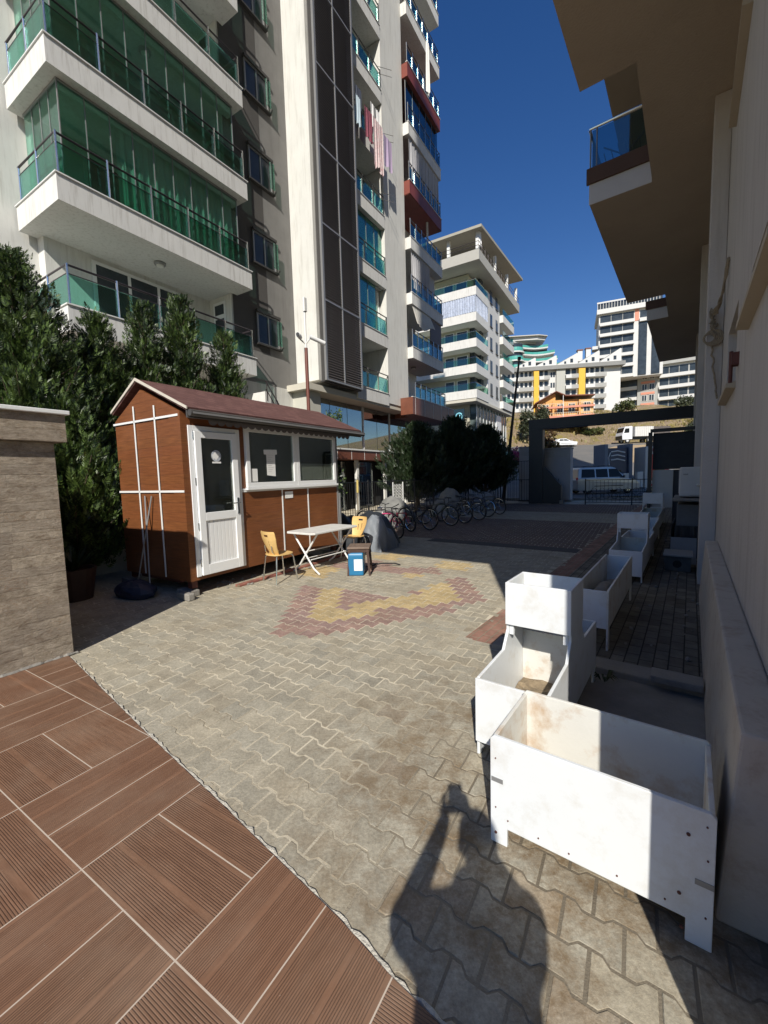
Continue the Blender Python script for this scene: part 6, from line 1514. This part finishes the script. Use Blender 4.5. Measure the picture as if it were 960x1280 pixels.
conifer('low spreading conifer just left of the shed, in deep shade', 3.2, 8.0, 2.9, 1.1, 420, 6, M['leafA'])
for i, (u_, y_, tp, rr, lab) in enumerate(((17.2,8.6,3.9,1.75,'leftmost of the dark bushy trees behind the bicycles'),(19.3,7.6,4.3,1.8,'tallest dark bushy tree behind the bicycles'),(21.0,6.6,3.95,1.5,'rightmost dark bushy tree, next to the leaning pole'))):
    conifer(lab, u_, y_, tp, rr, 760, 20+i, M['leafB'], z0=1.1, group='dark bushy trees behind the bicycles', name='bushy_tree', size=1.15)
def shrub(label, x, y, z, rx, rz_, n, seed, mat=None, size=.28, name='shrub', trunk=True, group='shrubs on the dry bank'):
    random.seed(seed); t = thing(name, label, 'bush', WF, (x, y, z), group)
    mb = MB()
    for k in range(7): leaves(mb, (x+random.uniform(-.6,.6)*rx, y+random.uniform(-.4,.4)*rx, z+rz_*random.uniform(.5,1.1)), (rx*.5,rx*.5,rz_*.45), n//7, size)
    mb.build('foliage', mat or M['leafC'], t)
    mb = MB(); mb.tube([(x,y,z-.2),(x+.1,y,z+rz_*.8)], [.12,.04], 6); mb.build('stem', M['tree_bark'], t)
sc = [('rounded olive tree below the yellow-striped row, left of the gateway', 29.5, 84.5, 8.4, 2.6, 4.2, 1600),
      ('second olive tree touching the orange villa on its left', 33.4, 86.5, 9.5, 2.0, 4.6, 1300),
      ('reddish-brown shrub on the bank seen through the gateway, above the cabinet', 24.2, 62.5, 3.7, 2.0, 2.6, 1300),
      ('yellow-green bush behind the beam beside the white row', 57, 98, 14.2, 2.8, 2.6, 1200),
      ('olive bush at the top of the bank under the lower white block', 73, 100, 15, 3.4, 2.6, 1200),
      ('dark green bush at the right end of the bank, behind the lorry', 62.5, 84.5, 7.0, 1.8, 3.2, 1200),
      ('low grassy shrub in the middle of the bank behind the lorry cab', 44, 87.5, 8.8, 2.4, 1.3, 900),
      ('spreading scrub on the bank right of the reddish-brown shrub', 34, 86, 8.2, 1.8, 1.2, 800)]
redm = leafmat('dry_red_leaf', (.10,.05,.03), (.20,.15,.05), .8); olm = leafmat('olive_leaf', (.035,.045,.022), (.10,.115,.06), .6)
for i, (l, x, y, z, rx, rz_, n) in enumerate(sc): shrub(l, x, y, z, rx, rz_, n, 40+i, redm if 'reddish' in l else (olm if 'olive' in l or 'dark' in l else M['leafC']))
mb = MB(); random.seed(77)
for i in range(5200):
    x = random.uniform(18, 84); y = random.uniform(85, 97) if random.random() < .8 else random.uniform(97, 108); z = hgt(y); s_ = random.uniform(.15,.42)*(1.4 if math.sin(x*.5)+math.sin(y*.9+x*.21) > .5 else .6)
    a = random.uniform(0,3.14); d = Vector((math.cos(a),math.sin(a),0))*s_*.5; u_ = Vector((random.gauss(0,.15),random.gauss(0,.15),1))*s_
    mb.add([Vector((x,y,z-.1))-d, Vector((x,y,z-.1))+d, Vector((x,y,z))+u_+d*.6, Vector((x,y,z))+u_-d*.6], [(0,1,2,3)])
o = mb.build('dry_grass', leafmat('straw_grass', (.20,.17,.05), (.42,.34,.14), .4), None, fr=WF); meta(o, 'dry yellow grass covering the bank behind the lorry', 'grass', kind='stuff')
# creeper at the shed end and small leaves in front of the tower
shrub('small bright climbing plant beside the white wall between shed roof and tower', *LF.w((13.6,10.6,0))[:2], 3.3, .45, .9, 420, 60, M['leafA'], .06, 'climber', False, None)
shrub('leafy plant growing at the shed end by the railing', *LF.w((10.6,8.4,0))[:2], .2, .5, 1.7, 500, 61, M['leafA'], .06, 'climber', False, None)
# ------------------------------------------------------------------ the photographer, whose shadow falls on the paving
def skinned(name, verts, edges, radii, mat, parent, sub=2, root=0):
    me = bpy.data.meshes.new(name); me.from_pydata(verts, edges, []); me.materials.append(mat)
    o = bpy.data.objects.new(name, me); COL.objects.link(o); o.parent = parent
    md = o.modifiers.new('skin', 'SKIN'); md.use_smooth_shade = True
    for i, r in enumerate(radii):
        sv = me.skin_vertices[0].data[i]; sv.radius = (r, r) if not isinstance(r, tuple) else r; sv.use_root = (i == root)
    s = o.modifiers.new('sub', 'SUBSURF'); s.levels = sub; s.render_levels = sub
    return o
P = thing('person', 'person behind the camera holding up a phone, casting a shadow on the paving', 'person', WF, (.0,-.42,0)); BASE[P.name] = Vector((0,0,0))
# local origin at the feet
def L(x, y, z): return (x, y, z)
V = [L(0,0,.95), L(0,.01,1.10), L(0,.0,1.28), L(0,.0,1.42), L(.015,.01,1.50), L(.04,.03,1.56),                                   # 0 pelvis .. 5 neck top
     L(.10,0,.90), L(.11,.02,.50), L(.12,-.01,.09), L(.12,.12,.04),                                                    # 6-9 right leg
     L(-.10,0,.90), L(-.11,.02,.50), L(-.12,-.01,.09), L(-.12,.12,.04),                                                # 10-13 left leg
     L(.185,.0,1.43), L(.225,.22,1.27), L(.075,.335,1.47), L(.045,.36,1.545),                                           # 14-17 right arm -> phone
     L(-.185,.0,1.43), L(-.225,.22,1.27), L(-.08,.335,1.47), L(-.045,.36,1.545)]                                            # 18-21 left arm
E_ = [(0,1),(1,2),(2,3),(3,4),(4,5),(0,6),(6,7),(7,8),(8,9),(0,10),(10,11),(11,12),(12,13),(3,14),(14,15),(15,16),(16,17),(3,18),(18,19),(19,20),(20,21)]
Rr = [(.19,.13),(.19,.12),(.205,.125),(.17,.10),.07,.06, .095,.06,.042,.035, .095,.06,.042,.035, .075,.058,.036,.026, .075,.058,.036,.026]
skinned('body', V, E_, Rr, M['skin'], P)
# head with face
mb = MB(); mb.ell((0,.045,1.665), .078, .098, .118, 24, 18)
def nose(v):
    x, y, z = v
    if y > .1:
        dz = z-1.655; dx = x; y += .022*math.exp(-(dx/.014)**2-((dz)/.028)**2) - .008*math.exp(-((abs(dx)-.03)/.014)**2-((z-1.675)/.012)**2) + .006*math.exp(-(dx/.025)**2-((z-1.605)/.008)**2)
    return (x*(1-.12*max(0, 1.63-z)/.08), y, z)
mb.v = [(a+.045, b, c) for a, b, c in (nose(v) for v in mb.v)]
head = mb.build('head', M['skin'], P, smooth=True)
mb = MB(); mb.ell((0,.03,1.70), .086,.105,.10, 22, 12); mb.v = [(x, min(y,.09) if z < 1.73 else y, max(z, 1.62)) for x, y, z in mb.v]; mb.v = [(a+.045, b, c) for a, b, c in mb.v]; mb.build('hair', M['hair'], P, smooth=True)
mb = MB()
for s_ in (1,-1): mb.ell((.045+s_*.03,.128,1.675),.012,.008,.007,10,6)
mb.build('eyes', M['blackp'], head); mb = MB()
for s_ in (1,-1): mb.ell((.045+s_*.08,.04,1.655),.012,.02,.032,10,8)
mb.build('ears', M['skin'], head, smooth=True)
# clothes a little outside the body
Vs = [V[i] for i in (0,1,2,3,14,15,18,19)]; skinned('shirt', Vs, [(0,1),(1,2),(2,3),(3,4),(4,5),(3,6),(6,7)], [(.21,.145),(.21,.14),(.225,.145),(.19,.115),.095,.082,.095,.082], M['shirt'], P)
Vt = [V[i] for i in (0,6,7,8,10,11,12)]; skinned('trousers', Vt, [(0,1),(1,2),(2,3),(0,4),(4,5),(5,6)], [(.20,.14),.125,.085,.065,.125,.085,.065], pmat('dark_jeans', (.03,.04,.07), .9, .1), P)
mb = MB()
for s_ in (1,-1): mb.ell((s_*.12,.07,.045),.05,.14,.05,14,8)
mb.build('shoes', M['blackp'], P, smooth=True)
# hands round the phone
for s_ in (1,-1):
    bx = .0+.044*s_; cy = .372; cz = 1.575
    vs = [(bx+.012*s_, cy-.012, 1.535), (bx+.014*s_, cy-.014, cz)]; ed = [(0,1)]; rd = [.022,.026]
    for k in range(4):
        b = len(vs); zz = cz-.03+.020*k; vs += [(bx+.014*s_, cy-.008, zz), (bx+.013*s_, cy+.016, zz+.004), (bx-.004*s_, cy+.026, zz+.006)]; ed += [(1,b),(b,b+1),(b+1,b+2)]; rd += [.009,.0085,.0075]
    b = len(vs); vs += [(bx+.004*s_, cy-.028, cz+.0), (bx-.012*s_, cy-.030, cz+.035)]; ed += [(0,b),(b,b+1)]; rd += [.010,.009]
    skinned('hand', vs, ed, rd, M['skin'], P, 1)
t = thing('mobile_phone', 'black mobile phone held upright by the photographer', 'phone', WF, (0,-.045,1.56)); BASE[t.name] = Vector((0,0,0))
MB().box(-.038,.038,-.008,0,-.03,.125).build('phone_body', M['blackp'], t, bevel=.003); MB().box(-.035,.035,-.0095,-.0085,-.026,.121).build('screen', M['carglass'], t)
# ------------------------------------------------------------------ camera
cam = bpy.data.cameras.new('camera'); co = bpy.data.objects.new('camera', cam); COL.objects.link(co); SC.camera = co
pitch, roll = R(4.95), R(-1.61)
F_ = Vector((0, math.cos(pitch), -math.sin(pitch))); R0 = Vector((1,0,0)); U0 = Vector((0, math.sin(pitch), math.cos(pitch)))
Rv = R0*math.cos(roll)+U0*math.sin(roll); Uv = -R0*math.sin(roll)+U0*math.cos(roll)
co.matrix_world = Matrix(((Rv.x,Uv.x,-F_.x,0),(Rv.y,Uv.y,-F_.y,0),(Rv.z,Uv.z,-F_.z,1.65),(0,0,0,1)))
cam.sensor_fit = 'HORIZONTAL'; cam.sensor_width = 36; cam.lens = 518/960*36; cam.clip_start = .03; cam.clip_end = 3000
# ------------------------------------------------------------------ light
AZ, EL = 9.0, 38.0
sun = bpy.data.lights.new('sun', 'SUN'); so = bpy.data.objects.new('sun', sun); COL.objects.link(so)
sun.energy = 4.8; sun.angle = R(.55); sun.color = (1.0, .945, .85)
d = Vector((math.sin(R(AZ))*math.cos(R(EL)), math.cos(R(AZ))*math.cos(R(EL)), -math.sin(R(EL))))
so.rotation_euler = d.to_track_quat('-Z', 'Y').to_euler(); so.location = (0, -20, 30)
w = bpy.data.worlds.new('World'); SC.world = w; w.use_nodes = True; nt = w.node_tree; nt.nodes.clear()
sky = nt.nodes.new('ShaderNodeTexSky'); sky.sky_type = 'NISHITA'; sky.sun_disc = False; sky.sun_elevation = R(EL); sky.sun_rotation = R(AZ+180); sky.air_density = 1.0; sky.dust_density = 0.0; sky.ozone_density = 1.0; sky.altitude = 300
bg = nt.nodes.new('ShaderNodeBackground'); bg.inputs[1].default_value = .088; wo = nt.nodes.new('ShaderNodeOutputWorld')
hs = nt.nodes.new('ShaderNodeHueSaturation'); hs.inputs['Saturation'].default_value = 1.36; hs.inputs['Hue'].default_value = .513; nt.links.new(sky.outputs[0], hs.inputs['Color']); nt.links.new(hs.outputs[0], bg.inputs[0]); nt.links.new(bg.outputs[0], wo.inputs[0])
vs = SC.view_settings; vs.view_transform = 'Standard'; vs.look = 'None'; vs.exposure = 0.28; vs.gamma = 1.0
SC.render.engine = 'CYCLES'; SC.cycles.max_bounces = 8; SC.cycles.transparent_max_bounces = 16; SC.cycles.diffuse_bounces = 3
